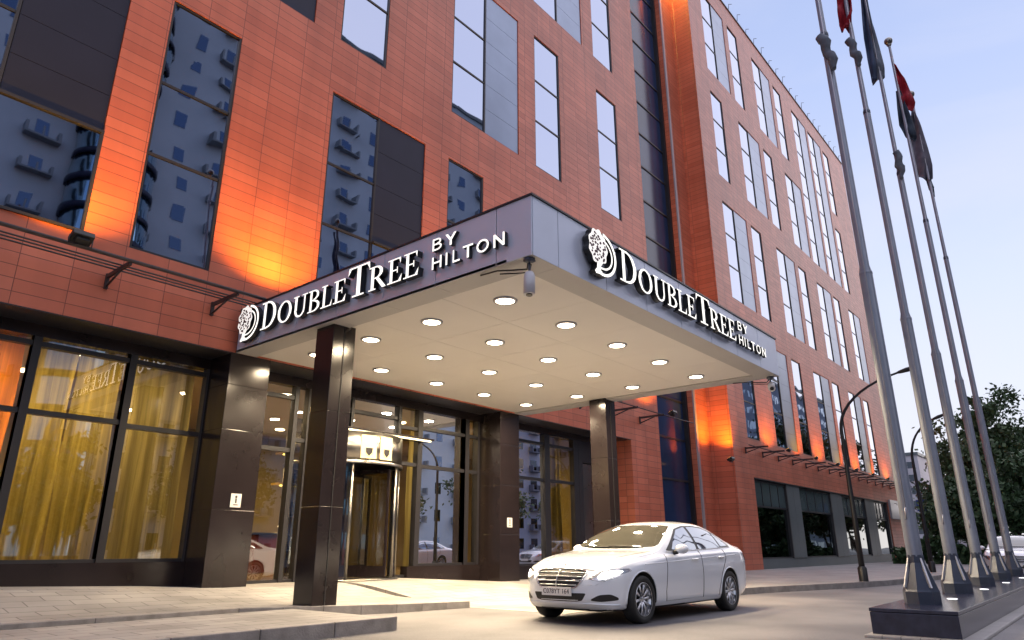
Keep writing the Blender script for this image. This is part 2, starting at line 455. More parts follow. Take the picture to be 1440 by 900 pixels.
# main block, row A (lowest) / B / C / D
A_ = (6.42, 12.20, (8.50, 10.16)); B_ = (13.86, 19.50, (15.78, 17.52)); C_ = (21.10, 26.75, (22.95, 24.85)); D_ = (28.3, 31.6, (30.2,))
for r, items in ((A_, [(-7.9, 'p'), (-3.9, None), (.50, 'q'), (4.54, None), (8.62, 'q'), (12.80, None), (17.08, 'q'), (21.25, None)]),
                 (B_, [(-7.9, None), (-3.9, 'p'), (.5, None), (4.54, 'd'), (8.70, None), (12.86, 'p'), (17.08, None), (21.30, None)]),
                 (C_, [(-3.9, None), (.5, 'p'), (4.54, None), (8.70, 'p'), (12.86, None), (17.08, 'p'), (21.20, None)]),
                 (D_, [(-3.9, None), (.5, None), (4.54, None), (8.70, None), (12.86, 'p'), (17.08, None), (21.20, 'p')])):
    for x, st in items:
        pw = {'p': 1.72, 'q': 1.68, 'd': 1.8}.get(st)
        W(YF, x, r[0], r[1], r[2], 1.56, pw, st in ('q', 'd'), 8.50 if st == 'q' else None)
# wing
GX = [31.25, 34.98, 38.80, 42.55, 46.20, 49.75, 53.42]
r1 = (5.80, 11.10, (7.55, 9.30)); r2w = (12.62, 17.92, (14.4, 16.15)); r3 = (19.42, 24.58, (21.1, 22.85)); r4 = (26.0, 31.38, (27.8, 29.6))
tall = (19.38, 31.38, (21.1, 22.85, 24.6, 26.3, 28.0, 29.7))
for i, x in enumerate(GX):
    W(YW, x, *r1, 1.47, 1.62 if i in (1, 3, 5) else None)
    W(YW, x, *r2w, 1.47, 1.65 if i in (0, 2, 4, 6) else None)
    if i in (4, 5): W(YW, x, *tall, 1.47, 1.65)
    else:
        W(YW, x, *r4, 1.47, 1.65 if i in (0, 2) else None)
        W(YW, x, *r3, 1.47, 1.70 if i in (1, 3) else None)

def holes_for(Y): 
    return [(w[0], w[1]+(w[6] or 0), w[2], w[3]) for w in wins if w[5] == Y]
ROOF = 32.85
wall = MB()
LOBX1 = 22.6
hl = holes_for(YF)+[(24.80, 28.02, .134, ROOF-.6), (-24.9, LOBX1, .0, 4.86)]
wall_holes(wall, -25, 29.45, 0.0, ROOF, hl, YF, .24)
# deeper reveal on the right side of the lobby opening
wall.add([(LOBX1-.001, YF+.24, .1), (LOBX1-.001, YF+1.6, .1), (LOBX1-.001, YF+1.6, 4.86), (LOBX1-.001, YF+.24, 4.86)], [(0,1,2,3)])
# side face of the wing, wing front, far end, roofs, back
wall.add([(29.45, YW, 0), (29.45, YF, 0), (29.45, YF, ROOF), (29.45, YW, ROOF)], [(0,1,2,3)])
hw = holes_for(YW)+[(31.47, 55.62, .10, 4.03)]
wall_holes(wall, 29.45, 59.4, 0.0, ROOF, hw, YW, .24)
wall.add([(59.4, YW, 0), (59.4, 32, 0), (59.4, 32, ROOF), (59.4, YW, ROOF)], [(0,1,2,3)])
wall.add([(-25, YF, 0), (-25, 32, 0), (-25, 32, ROOF), (-25, YF, ROOF)], [(0,3,2,1)])
wall.add([(-25, 32, 0), (59.4, 32, 0), (59.4, 32, ROOF), (-25, 32, ROOF)], [(0,3,2,1)])
hb(wall, 'wall', M['tile'], recalc=False)
rf = MB()
rf.add([(-25, YF, ROOF-.3), (59.4, YF, ROOF-.3), (59.4, 32, ROOF-.3), (-25, 32, ROOF-.3)], [(0,1,2,3)])
rf.add([(29.45, YW, ROOF-.3), (59.4, YW, ROOF-.3), (59.4, YF, ROOF-.3), (29.45, YF, ROOF-.3)], [(0,1,2,3)])
hb(rf, 'roof', M['shop_panel'])
cp = MB(); cp.box(29.41, 59.45, YW-.05, YW+.25, ROOF, ROOF+.07); cp.box(29.41, 29.7, YW+.25, YF-.05, ROOF, ROOF+.07)
cp.box(-25, 29.41, YF-.05, YF+.25, ROOF, ROOF+.07)
hb(cp, 'coping', M['frame'])
rd = MB()
for i in range(22):
    rd = MB(); x = 30.3+i*1.35; rd.tube([(x, YW+.02, ROOF+.07), (x+.05, YW-.02, ROOF+.5+.12*(i % 3)), (x+.22, YW-.15, ROOF+.55+.12*(i % 3))], .018, 5)
    hb(rd, 'roof_rod', M['rail'])

def window(w):
    x0, x1, z0, z1, mul, Y, pw, dark, pz0 = w
    yf = Y+.025; t = .05
    f = MB()
    X1 = x1
    f.box(x0, x0+t, yf, yf+.14, z0, z1); f.box(X1-t, X1, yf-.012, yf+.14, z0, z1)
    f.box(x0+t, X1-t, yf, yf+.14, z0, z0+t); f.box(x0+t, X1-t, yf, yf+.14, z1-t, z1)
    for z in mul: f.box(x0+t, X1-t, yf+.006, yf+.13, z-.028, z+.028)
    fo = hb(f, 'window', M['frame'])
    p = MB(); a = random.uniform(-.0035, .0035)
    zs = [z0]+list(mul)+[z1]
    for za, zb in zip(zs, zs[1:]):
        e1, e2 = random.uniform(-.004, .004), random.uniform(-.003, .003)
        p.add([(x0+t*.5, yf+.03+e1, za), (x1-t*.5, yf+.03-e1+e2, za), (x1-t*.5, yf+.03-e1, zb), (x0+t*.5, yf+.03+e1+e2, zb)], [(0,1,2,3)])
    hb(p, 'pane', M['glass_up'], fo)
    if pw:
        q = MB(); za = pz0 or z0
        ps = [za]+[z for z in mul if z > za+.1]+[z1]
        for a, b in zip(ps, ps[1:]):
            m2 = (a+b)/2
            for c, d in ((a, m2), (m2, b)): q.box(x1+.012, x1+pw-.01, Y+.03, Y+.14, c+.005, d-.005)
        q.box(x1, x1+pw, Y+.10, Y+.22, z0, z1)
        po = hb(q, 'spandrel_panel', M['dark_panel'] if dark else M['panel'])
        if pz0:
            f2 = MB(); f2.box(x1+pw-t, x1+pw, yf-.07, yf+.02, z0, pz0-.03); f2.box(x1, x1+pw-t, yf-.07, yf+.02, z0, z0+t)
            f2.box(x1, x1+pw, yf-.075, yf+.02, pz0-.03, pz0+.03)
            f3 = hb(f2, 'window', M['frame'])
            p2 = MB(); p2.add([(x1+.0, yf-.025, z0), (x1+pw-t*.5, yf-.025, z0), (x1+pw-t*.5, yf-.025, pz0), (x1, yf-.025, pz0)], [(0,1,2,3)])
            hb(p2, 'pane', M['glass_up'], f3)
for w in wins: window(w)

# stair glazing strip
f = MB()
f.box(24.80, 24.86, YF+.245, YF+.50, .134, ROOF-.6)
f.box(27.90, 28.02, YF+.25, YF+.62, .134, ROOF-.6)
mz = [2.0, 3.7, 5.4, 7.1]+[9.0+1.78*i for i in range(14)]
for z in mz: f.box(24.86, 27.9, YF+.40, YF+.48, z-.04, z+.04)
fo = hb(f, 'window', M['frame'])
p = MB(); zz = [.134]+mz+[ROOF-.6]
for a, b in zip(zz, zz[1:]):
    e = random.uniform(-.012, .012); p.add([(24.83, YF+.44+e, a), (27.95, YF+.44-e, a), (27.95, YF+.44, b), (24.83, YF+.44, b)], [(0,1,2,3)])
hb(p, 'pane', M['glass_stair'], fo)
t_ = MB(); t_.box(28.03, 28.20, YF-.06, YF+.02, .134, ROOF-.3); hb(t_, 'corner_trim', M['trim'])

# wing storefront
sf = MB(); y = YW+.10
cells = [(31.55, 35.66), (37.5, 42.7), (44.85, 49.9), (52.1, 55.3)]
sf.box(31.47, 55.62, y, y+.12, .10, .56)
for a, b in ((35.66, 37.5), (42.7, 44.85), (49.9, 52.1)):
    m2 = (a+b)/2
    sf.box(a, m2-.005, y-.05, y+.1, .57, 4.0); sf.box(m2+.005, b, y-.05, y+.1, .57, 4.0)
hb(sf, 'storefront_panel', M['shop_panel'])
for a, b in cells:
    f = MB(); t = .06
    f.box(a, a+t, y, y+.12, .56, 3.98); f.box(b-t*2, b, y-.06, y+.12, .56, 3.98); f.box(a+t, b-2*t, y, y+.12, .56, .62); f.box(a+t, b-2*t, y, y+.12, 3.9, 3.98)
    f.box(a+t, b-2*t, y+.01, y+.11, 2.78, 2.86)
    n = 3
    for i in range(1, 4): f.box(a+(b-a)*i/4-.02, a+(b-a)*i/4+.02, y+.012, y+.10, 2.86, 3.9)
    fo = hb(f, 'shop_window', M['frame'])
    p = MB(); p.add([(a, y+.06, .56), (b, y+.06, .56), (b, y+.06, 3.98), (a, y+.06, 3.98)], [(0,1,2,3)]); hb(p, 'pane', M['glass_shop'], fo)
    p = MB(); p.add([(a, y+.045, 2.82), (b, y+.045, 2.82), (b, y+.045, 3.98), (a, y+.045, 3.98)], [(0,1,2,3)]); hb(p, 'upper_pane', M['shop_upper'], fo)
f = MB(); f.box(31.47, 55.62, YW-.02, YW+.2, 4.0, 4.05); f.box(55.3, 55.62, YW+.05, YW+.2, .56, 4.0); hb(f, 'storefront_head', M['frame'])

# ---- lobby glazing, plane Y=14.1
YG = 14.1
def sill(x): return zback(x)+.31
hd = MB(); hd.box(-24.9, LOBX1, YG-.10, YG+.15, 4.62, 4.86); hb(hd, 'lobby_header', M['bronze'])
ceil = MB(); ceil.box(-24.9, LOBX1-.003, YF-.004, YG-.10, 4.835, 4.857); hb(ceil, 'recess_ceiling', M['frame'])
xsb = [-24.9, -12, -4.5, 0.0, 3.64, 6.8]
for a, b, h_ in [(a, b, .80) for a, b in zip(xsb, xsb[1:])]+[(12.5, 15.2, .60), (16.05, 20.1, .52)]:
    pl = MB(); pl.box(a, b-.004, YG-.16, YG+.1, 0, h_); hb(pl, 'lobby_plinth', M['bronze'])
def bay(a, b, z0, tr, m0=.13):
    """glazed bay between mullion centres a and b"""
    f = MB(); t = m0/2
    f.box(a-t, a+t, YG-.10, YG+.08, z0, 4.62); f.box(b-t, b+t, YG-.101, YG+.081, z0, 4.62)
    f.box(a+t, b-t, YG-.06, YG+.06, z0, z0+.06)
    for z in tr: f.box(a+t, b-t, YG-.07, YG+.06, z-.045, z+.045)
    fo = hb(f, 'lobby_window', M['frame'])
    p = MB(); e = random.uniform(-.006, .006)
    p.add([(a+t*.6, YG+e, z0), (b-t*.6, YG-e, z0), (b-t*.6, YG-e, 4.62), (a+t*.6, YG+e, 4.62)], [(0,1,2,3)])
    hb(p, 'pane', M['glass_lobby'], fo)
for a, b in zip([-3.15, -1.45, .25, 1.95, 3.64], [-1.45, .25, 1.95, 3.64, 5.28]): bay(a, b, .80, (4.50, 3.30))
bay(5.28, 6.82, .80, (4.50, 3.25))
bay(7.75, 8.95, .34, (4.35, 3.15), .10)
bay(8.95, 9.30, .34, (3.40,), .07)
bay(12.10, 12.84, .34, (4.1, 3.15), .10)
bay(12.84, 14.68, .60, (4.15, 3.13), .16); bay(14.68, 15.2, .60, (4.15, 3.13), .16)
bay(16.1, 18.5, .52, (4.30, 3.14), .16); bay(18.5, 20.15, .52, (4.30, 3.14), .28)
bay(9.30, 10.55, 3.72, (4.3,), .08); bay(10.55, 12.10, 3.72, (4.3,), .08)
# side service door to the right of the lobby
sd = MB(); sd.box(20.30, 20.55, YG-.1, YG+.1, .134, 4.62); sd.box(22.35, LOBX1-.01, YG-.1, YG+.1, .134, 4.62); sd.box(20.55, 22.35, YG-.08, YG+.1, 3.9, 4.62); sd.box(20.55,22.35,YG+.1,YG+.3,.134,4.62)
hb(sd, 'service_door_frame', M['frame'])
for a, b in ((20.60, 21.2), (21.24, 22.3)):
    sd = MB(); sd.box(a, b, YG-.02, YG+.06, .15, 3.86); hb(sd, 'service_door', M['steel'])
# revolving door
RD = Vector((10.72, 14.45, .345)); rr = 1.42
fo = MB()
fo.lathe([(rr-.12, 2.60), (rr, 2.60), (rr, 3.30), (0, 3.32)], RD, n=56)
fo.lathe([(rr+.02, 2.56), (rr+.03, 2.63), (rr+.02, 2.64)], RD, n=56)
drum = hb(fo, 'revolving_door', M['steel'])
ps = MB()
for a in (-150, -118, -62, -30, 30, 62, 118, 150):
    c = RD+Vector((math.cos(R(a))*(rr-.04), math.sin(R(a))*(rr-.04), 0)); ps.tube([c, c+Vector((0,0,2.6))], .035, 8)
ps.lathe([(rr-.02, 0), (rr+.04, .0), (rr+.04, .03), (rr-.2, .035)], RD, n=48)
ps.tube([RD+Vector((0,0,.02)), RD+Vector((0,0,2.6))], .05, 10)
hb(ps, 'door_post', M['steel'], drum)
cg = MB()
for lo in (-150, 32):
    pts_ = [(math.cos(R(lo+118*i/24))*(rr-.05), math.sin(R(lo+118*i/24))*(rr-.05)) for i in range(25)] if lo == 32 else []
for (lo, hi) in ((-62, -30), (-150, -118), (30, 150), (150, 210), (-30, 30)):
    n = max(3, int((hi-lo)/5)); base = [(RD.x+math.cos(R(lo+(hi-lo)*i/n))*(rr-.05), RD.y+math.sin(R(lo+(hi-lo)*i/n))*(rr-.05)) for i in range(n+1)]
    vv = [(x, y, RD.z+.03) for x, y in base]+[(x, y, RD.z+2.58) for x, y in base]
    cg.add(vv, [(i, i+1, i+n+2, i+n+1) for i in range(n)], 0, True)
hb(cg, 'curved_glass', M['glass_lobby'], drum)
for a in (20, 110, 200, 290):
    d = Vector((math.cos(R(a)), math.sin(R(a)), 0)); n = Vector((-d.y, d.x, 0))*.022
    lf = MB()
    for (r0, r1, z0, z1) in ((.06, .12, .05, 2.5), (rr-.16, rr-.10, .05, 2.5), (.12, rr-.16, .05, .30), (.12, rr-.16, 2.42, 2.5)):
        lf.obox(RD+d*((r0+r1)/2)+Vector((0,0,(z0+z1)/2)), d*((r1-r0)/2), n, Vector((0,0,(z1-z0)/2)))
    lo_ = hb(lf, 'door_leaf', M['bronze'], drum)
    gm = MB(); gm.add([RD+d*.12+Vector((0,0,.3)), RD+d*(rr-.16)+Vector((0,0,.3)), RD+d*(rr-.16)+Vector((0,0,2.42)), RD+d*.12+Vector((0,0,2.42))], [(0,1,2,3)])
    hb(gm, 'leaf_glass', M['glass_lobby'], drum)
# brand plates on the drum fascia (two small pale plates, one crest each)
for a in (-104, -84):
    bp = MB()
    n = 4; w0 = 8
    base = [(RD.x+math.cos(R(a-w0+2*w0*i/n))*(rr+.012), RD.y+math.sin(R(a-w0+2*w0*i/n))*(rr+.012)) for i in range(n+1)]
    vv = [(x, y, RD.z+2.68) for x, y in base]+[(x, y, RD.z+3.22) for x, y in base]
    bp.add(vv, [(i, i+1, i+n+2, i+n+1) for i in range(n)])
    hb(bp, 'door_plate', emat('door_plate_lit', (1, .80, .42), .25), drum)
    c = RD+Vector((math.cos(R(a))*(rr+.02), math.sin(R(a))*(rr+.02), 2.84)); dr = Vector((math.cos(R(a)), math.sin(R(a)), 0)); tn = Vector((-dr.y, dr.x, 0))
    cm = MB(); cm.prism([(-.09, .08), (-.07, -.03), (0, -.10), (.07, -.03), (.09, .08)], 0, .012, lambda u, w, d: tuple(c+tn*u+Vector((0,0,w))+dr*d))
    hb(cm, 'door_crest', M['frame'], drum)
ls = MB(); ls.box(10.0, 12.75, YG-.62, YG-.56, 3.70, 3.73)
hb(ls, 'light_strip', emat('led_strip', (1, .86, .55), 2.0))
fl = MB(); fl.box(9.9, 12.85, YG-.63, YG-.1, 3.735, 3.78); hb(fl, 'door_canopy_sheet', M['bronze'])

# lobby room
rm = MB(); x0, x1, y0, y1 = -24.5, 22.3, 14.35, 22.5
rm.add([(x0,y1,.3),(x1,y1,.3),(x1,y1,4.8),(x0,y1,4.8)], [(0,1,2,3)]); rm.add([(x0,y0,.3),(x0,y1,.3),(x0,y1,4.8),(x0,y0,4.8)], [(0,1,2,3)])
rm.add([(x1,y0,.3),(x1,y1,.3),(x1,y1,4.8),(x1,y0,4.8)], [(0,1,2,3)])
hb(rm, 'interior_wall', pmat('lobby_wall', (.24, .18, .055), .5, vary=.3, scale=.5), recalc=False)
rm = MB(); rm.add([(x0,y0-.2,4.75),(x1,y0-.2,4.75),(x1,y1,4.75),(x0,y1,4.75)], [(0,1,2,3)]); hb(rm, 'interior_ceiling', pmat('lobby_ceiling', (.42, .34, .2), .6), recalc=False)
rm = MB()
rm.add([(x0,y0-.2,.42),(x1,y0-.2,.36),(x1,y1,.36),(x0,y1,.42)], [(0,1,2,3)]); hb(rm, 'interior_floor', pmat('lobby_floor', (.25, .19, .13), .18, vary=.2), recalc=False)
wd = MB()
for i in range(9): wd.box(x0+.5+i*5.1, x0+.95+i*5.1, 18.2, 18.65, .35, 4.75)
hb(wd, 'interior_column', M['bronze'])
# ------------------------------------------------------------------ lobby contents
CUR = [fabric_mat('curtain_olive', (.36, .29, .085), .5), fabric_mat('curtain_amber', (.70, .24, .03), .6), fabric_mat('curtain_sheer', (.34, .29, .13), .5)]
def curtain(x0, x1, mi, label, z0=.5, z1=4.7, y=14.55):
    m = MB(); n = int((x1-x0)/.035); nz = 7
    ph = random.uniform(0, 6)
    vv = []
    for j in range(nz+1):
        z = z0+(z1-z0)*j/nz; am = .03+.035*(1-j/nz)
        for i in range(n+1):
            x = x0+(x1-x0)*i/n
            vv.append((x+.02*math.sin(j*1.3+i*.2), y+am*math.sin(x*21+ph)+.03*math.sin(x*9.3+ph*2+j*.25), z))
    m.add(vv, [(j*(n+1)+i, j*(n+1)+i+1, (j+1)*(n+1)+i+1, (j+1)*(n+1)+i) for j in range(nz) for i in range(n)], 0, True)
    return tag(m.build('curtain', CUR[mi]), label, 'curtain', 'curtains behind the lobby glass')
curtain(1.2, 3.60, 1, 'bright amber curtain behind the leftmost lobby window')
curtain(3.72, 4.50, 0, 'olive curtain drawn to the left side of the second lobby bay')
curtain(4.52, 5.30, 0, 'olive curtain bunched beside the second lobby mullion')
curtain(5.42, 6.75, 2, 'pale olive sheer curtain left of the wide dark pillar')
curtain(12.95, 14.6, 2, 'sheer curtain between the revolving door and the notice pillar')
curtain(14.75, 15.2, 0, 'narrow olive curtain against the notice pillar')
curtain(16.25, 18.25, 0, 'olive curtain filling the bay right of the notice pillar')
curtain(18.75, 19.95, 0, 'olive curtain in the last lobby bay beside the steel door')
curtain(-6, .9, 0, 'long olive curtain at the far left end of the lobby')
# reception desk
dk = empty('reception_desk', (12.9, 19.5, .37), 'dark red reception desk seen through the entrance glass', 'desk')
m = MB(); m.box(-1.6, 1.6, -.35, .35, 0, 1.05); m.build('desk_front', pmat('desk_red', (.16, .03, .02), .3), dk, bevel=.02)
m = MB(); m.box(-1.7, 1.7, -.45, .45, 1.055, 1.11); m.build('desk_top', M['granite'], dk, bevel=.01)
def shelf(x, y, z, w, label):
    r = empty('lit_shelf', (x, y, z), label, 'shelf', 'lit shelves in the lobby')
    m = MB(); m.box(-w, w, -.2, .2, 0, .06); m.build('board', pmat('gold', (.5, .33, .06), .35), r)
    m = MB(); m.box(-w*.9, w*.9, -.19, -.12, -.03, -.004); m.build('strip_light', emat('shelf_light', (1, .72, .12), 5), r)
shelf(11.9, 18.1, 2.75, .8, 'yellow lit shelf above the reception desk')
shelf(12.2, 19.0, 3.75, .5, 'small yellow lit shelf near the lobby ceiling')
def lantern(x, y, z, label):
    r = empty('table_lamp', (x, y, z), label, 'lamp', 'small lamps in the lobby')
    m = MB(); m.lathe([(.05, 0), (.05, .02), (.012, .03), (.012, .2)], n=10); m.build('base', M['black'], r)
    m = MB(); m.lathe([(.10, .18), (.07, .36)], n=14); m.build('lamp_shade', M['roomlight'], r)
lantern(12.2, 19.3, 1.48, 'left small lamp standing on the reception desk')
lantern(12.75, 19.35, 1.48, 'right small lamp standing on the reception desk')
# room ceiling lights: visible discs and real lamps
def area(name, loc, col, watts, size, rot=(0,0,0), shape='DISK', spread=180):
    l = bpy.data.lights.new(name, 'AREA'); l.energy = watts; l.color = col; l.size = size; l.shape = shape; l.spread = R(spread)
    o = bpy.data.objects.new(name, l); o.location = loc; o.rotation_euler = rot; COL.objects.link(o); return o
cl = None
for i, (x, y) in enumerate([(1.9, 15.4), (4.6, 15.3), (1.5, 17.5), (4.4, 17.6), (7.3, 16.2), (9.2, 18.4), (11.6, 17.3), (14.2, 16.4), (17.3, 15.8), (19.4, 16.4), (6.6, 19.8), (12.5, 20.4)]):
    if cl is None:
        cl = MB(); cl.lathe([(.0, 0), (.13, 0), (.15, .012), (.15, .03)], n=18)
        cl = tag(cl.build('ceiling_light', M['roomlight']), None, 'ceiling light', 'round ceiling lights inside the lobby'); o = cl
    else: o = cl.copy(); COL.objects.link(o)
    o['label'] = 'round warm ceiling light inside the lobby behind the glass'
    o.location = (x, y, 4.715)
for x, y, w in ((1.5, 16.2, 190), (5.0, 16.4, 110), (9.0, 17.5, 80), (12.5, 18.5, 60), (14.2, 16.2, 60), (17.6, 16.0, 150), (-4, 16.5, 90)):
    area('lobby_lamp', (x, y-.4, 4.66), (1.0, .68, .28), w*1.7, .9)

# ------------------------------------------------------------------ canopy
CX0, CX1, CY0, CY1, CZ0, CZ1 = 6.90, 16.30, 5.42, 13.19, 4.86, 5.77
cn = empty('entrance_canopy', (0, 0, 0), 'flat grey metal entrance canopy with lit beige soffit over the driveway', 'canopy')
m = MB(); m.box(CX0+.02, CX1-.02, CY0+.02, CY1, CZ0+.06, CZ1-.02); m.build('canopy_core', M['joint'], cn)
m = MB()
ys = [CY0, 6.08, 7.33, 8.58, 9.83, 11.08, 12.33, CY1]
for a, b in zip(ys, ys[1:]): m.box(CX0, CX0+.018, a+.006, b-.006, CZ0+.004, CZ1)
for a, b in zip(ys, ys[1:]): m.box(CX1-.018, CX1, a+.006, b-.006, CZ0+.004, CZ1)
xs = [CX0+.02, 7.05+.0, 8.33, 9.58, 10.83, 12.1, 13.36, 14.63, CX1-.02]; xs[1] = 7.52
xs = [CX0+.02, 7.52, 8.79, 10.06, 11.33, 12.60, 13.87, 15.14, CX1-.02]
for a, b in zip(xs, xs[1:]): m.box(a+.006, b-.006, CY0, CY0+.018, CZ0+.004, CZ1)
m.build('fascia', M['fascia'], cn, bevel=.004)
m = MB(); m.box(CX0-.02, CX1+.02, CY0-.02, CY0+.1, CZ1+.002, CZ1+.03); m.box(CX0-.02, CX0+.1, CY0+.1, CY1, CZ1+.002, CZ1+.03); m.box(CX1-.1, CX1+.02, CY0+.1, CY1, CZ1+.002, CZ1+.03); m.box(CX0+.1, CX1-.1, CY0+.1, CY1, CZ1, CZ1+.01)
m.build('coping', M['frame'], cn)
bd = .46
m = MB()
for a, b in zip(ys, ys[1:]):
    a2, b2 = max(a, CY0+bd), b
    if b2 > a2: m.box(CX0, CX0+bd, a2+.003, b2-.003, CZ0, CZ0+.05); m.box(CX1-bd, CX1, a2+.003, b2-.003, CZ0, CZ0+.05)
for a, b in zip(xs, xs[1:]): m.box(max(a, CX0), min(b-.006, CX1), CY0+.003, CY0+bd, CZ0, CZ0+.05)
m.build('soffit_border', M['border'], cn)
m = MB(); sx_ = [CX0+bd+(CX1-CX0-2*bd)*i/5 for i in range(6)]; sy_ = [CY0+bd+(CY1-CY0-bd)*i/4 for i in range(5)]
for a, b in zip(sx_, sx_[1:]):
    for c_, d_ in zip(sy_, sy_[1:]): m.box(a+.003, b-.003, c_+.003, d_-.003, CZ0+.035, CZ0+.055)
m.build('soffit', M['soffit'], cn)
LX = [8.14, 9.85, 11.59, 13.33, 15.1]; LY = [6.97, 8.70, 10.40, 12.14]
for y in LY:
    for x in LX:
        m = MB(); m.lathe([(.155, .0), (.185, -.004), (.20, .004), (.20, .03)], (x, y, CZ0+.008), n=28)
        t = m.build('downlight', M['trim'], cn)
        m = MB(); m.lathe([(0.0001, .012), (.155, .012)], (x, y, CZ0+.004), n=24); m.build('lamp_lens', M['light'], t)
        area('downlight_lamp', (x, y, CZ0-.012), (1.0, .79, .52), 76, .26, spread=165)
# columns
def column(x0, x1, y0, y1, z0, z1, joints, parent, name='column', mat='bronze'):
    m = MB(); zs = [z0]+joints+[z1]
    for a, b in zip(zs, zs[1:]): m.box(x0, x1, y0, y1, a+.004, b-.004)
    m.box(x0+.012, x1-.012, y0+.012, y1-.012, z0, z1)
    return m.build(name, M[mat], parent, bevel=.006)
column(7.02, 7.50, 10.04, 10.56, .13, CZ0+.03, [1.7, 3.3], cn)
column(15.78, 16.26, 9.95, 10.47, .0, CZ0+.03, [1.7, 3.3], cn)
ms = MB(); ms.box(7.25, 7.265, 10.030, 10.045, .14, CZ0-.01); ms.build('column_seam', M['joint'], cn)
ms = MB(); ms.box(16.0, 16.015, 9.940, 9.955, .02, CZ0-.01); ms.build('column_seam', M['joint'], cn)
pc1 = column(6.80, 7.70, 13.19, 14.25, .20, 4.855, [1.75, 3.3, 4.2], None, 'entrance_pillar'); tag(pc1, 'wide dark bronze pillar at the wall under the left end of the canopy', 'pillar', 'dark pillars at the lobby wall')
pc3 = column(15.20, 16.05, 13.19, 14.30, .10, 4.855, [1.4, 2.75, 3.9], None, 'entrance_pillar'); tag(pc3, 'dark pillar right of the revolving door with a small white notice', 'pillar', 'dark pillars at the lobby wall')
def notice(x, z, y, label):
    r = empty('notice_sign', (x, y, z), label, 'sign', 'small white notices on the pillars')
    m = MB(); m.box(-.11, .11, -.012, 0, -.13, .13); m.build('plate', M['white'], r, bevel=.003)
    m = MB(); m.box(-.015, .015, -.016, -.013, -.05, .04); m.lathe([(.0, -.0165), (.025, -.0165), (.025, -.013)], (0, 0, .07), 'y', 12); m.box(-.05, .05, -.016, -.013, -.09, -.075); m.build('pictogram', M['frame'], r)
notice(7.27, 1.93, 13.186, 'small white notice on the wide dark pillar left of the door')
notice(15.60, 1.72, 13.186, 'small white notice on the dark pillar right of the door')

# ------------------------------------------------------------------ lettering
def arcband(cx, cz, ro, rz, ri, riz, a0, a1, dcx=0, n=20):
    out = []
    for i in range(n):
        t0, t1 = R(a0+(a1-a0)*i/n), R(a0+(a1-a0)*(i+1)/n)
        out.append([(cx+dcx+ri*math.cos(t0), cz+riz*math.sin(t0)), (cx+ro*math.cos(t0), cz+rz*math.sin(t0)), (cx+ro*math.cos(t1), cz+rz*math.sin(t1)), (cx+dcx+ri*math.cos(t1), cz+riz*math.sin(t1))])
    return out
def rc(a, b, c, d): return [[(a, c), (b, c), (b, d), (a, d)]]
sf_ = .05
SER = {
 'D': rc(.16, .32, sf_, 1-sf_)+rc(.0, .45, 0, sf_)+rc(0, .45, 1-sf_, 1)+arcband(.40, .5, .60, .5, .42, .44, -90, 90),
 'O': arcband(.5, .5, .5, .52, .33, .45, 0, 360, 0, 32),
 'U': rc(.12, .28, .32, 1-sf_)+rc(0, .40, 1-sf_, 1)+rc(.76, .85, .32, 1-sf_)+rc(.62, 1, 1-sf_, 1)+arcband(.485, .34, .365, .36, .24, .28, 180, 360, .02),
 'B': rc(.15, .33, sf_, 1-sf_)+rc(0, .5, 0, sf_)+rc(0, .5, 1-sf_, 1)+rc(.33, .5, .50, .55)+arcband(.48, .765, .42, .235, .24, .17, -90, 90)+arcband(.48, .26, .52, .26, .32, .20, -90, 90),
 'L': rc(.18, .38, sf_, 1-sf_)+rc(0, .56, 1-sf_, 1)+rc(0, 1, 0, sf_)+[[(.86, sf_), (1, sf_), (1.04, .30)]],
 'E': rc(.16, .35, sf_, 1-sf_)+rc(0, .92, 1-sf_, 1)+rc(0, .98, 0, sf_)+rc(.35, .68, .485, .535)+[[(.80, sf_), (.98, sf_), (1.04, .30)], [(.80, 1-sf_), (.90, .74), (.92, 1-sf_)]]+rc(.66, .72, .38, .64),
 'T': rc(.41, .59, sf_, 1-sf_)+rc(.22, .78, 0, sf_)+rc(0, 1, 1-sf_, 1)+[[(0, 1-sf_), (-.03, .74), (.12, 1-sf_)], [(1, 1-sf_), (.88, 1-sf_), (1.03, .74)]],
 'R': rc(.13, .30, sf_, 1-sf_)+rc(0, .42, 0, sf_)+rc(0, .42, 1-sf_, 1)+rc(.30, .42, .46, .51)+arcband(.40, .73, .40, .27, .22, .21, -90, 90)+[[(.40, .47), (.58, .48), (1.02, 0), (.80, 0)]],
}
w_ = .17
SAN = {
 'B': rc(0, w_, 0, 1)+rc(w_, .5, .0, .13)+rc(w_, .5, .87, 1)+rc(w_, .5, .46, .58)+arcband(.5, .755, .40, .245, .24, .125, -90, 90)+arcband(.5, .29, .48, .29, .31, .165, -90, 90),
 'Y': [[(.0, 1), (.22, 1), (.59, .5), (.41, .42)], [(1, 1), (.78, 1), (.5, .62), (.59, .42)], [(.41, 0), (.59, 0), (.59, .5), (.41, .5)]],
 'H': rc(0, w_, 0, 1)+rc(1-w_, 1, 0, 1)+rc(w_, 1-w_, .44, .57),
 'I': rc(.0, 1, 0, 1), 'L': rc(0, w_*1.1, 0, 1)+rc(w_*1.1, 1, 0, .14),
 'T': rc(.40, .60, 0, .86)+rc(0, 1, .86, 1), 'O': arcband(.5, .5, .5, .5, .35, .36, 0, 360, 0, 28),
 'N': rc(0, w_, 0, 1)+rc(1-w_, 1, 0, 1)+[[(w_, 1), (w_, .72), (1-w_, 0), (1-w_, .28)]],
}
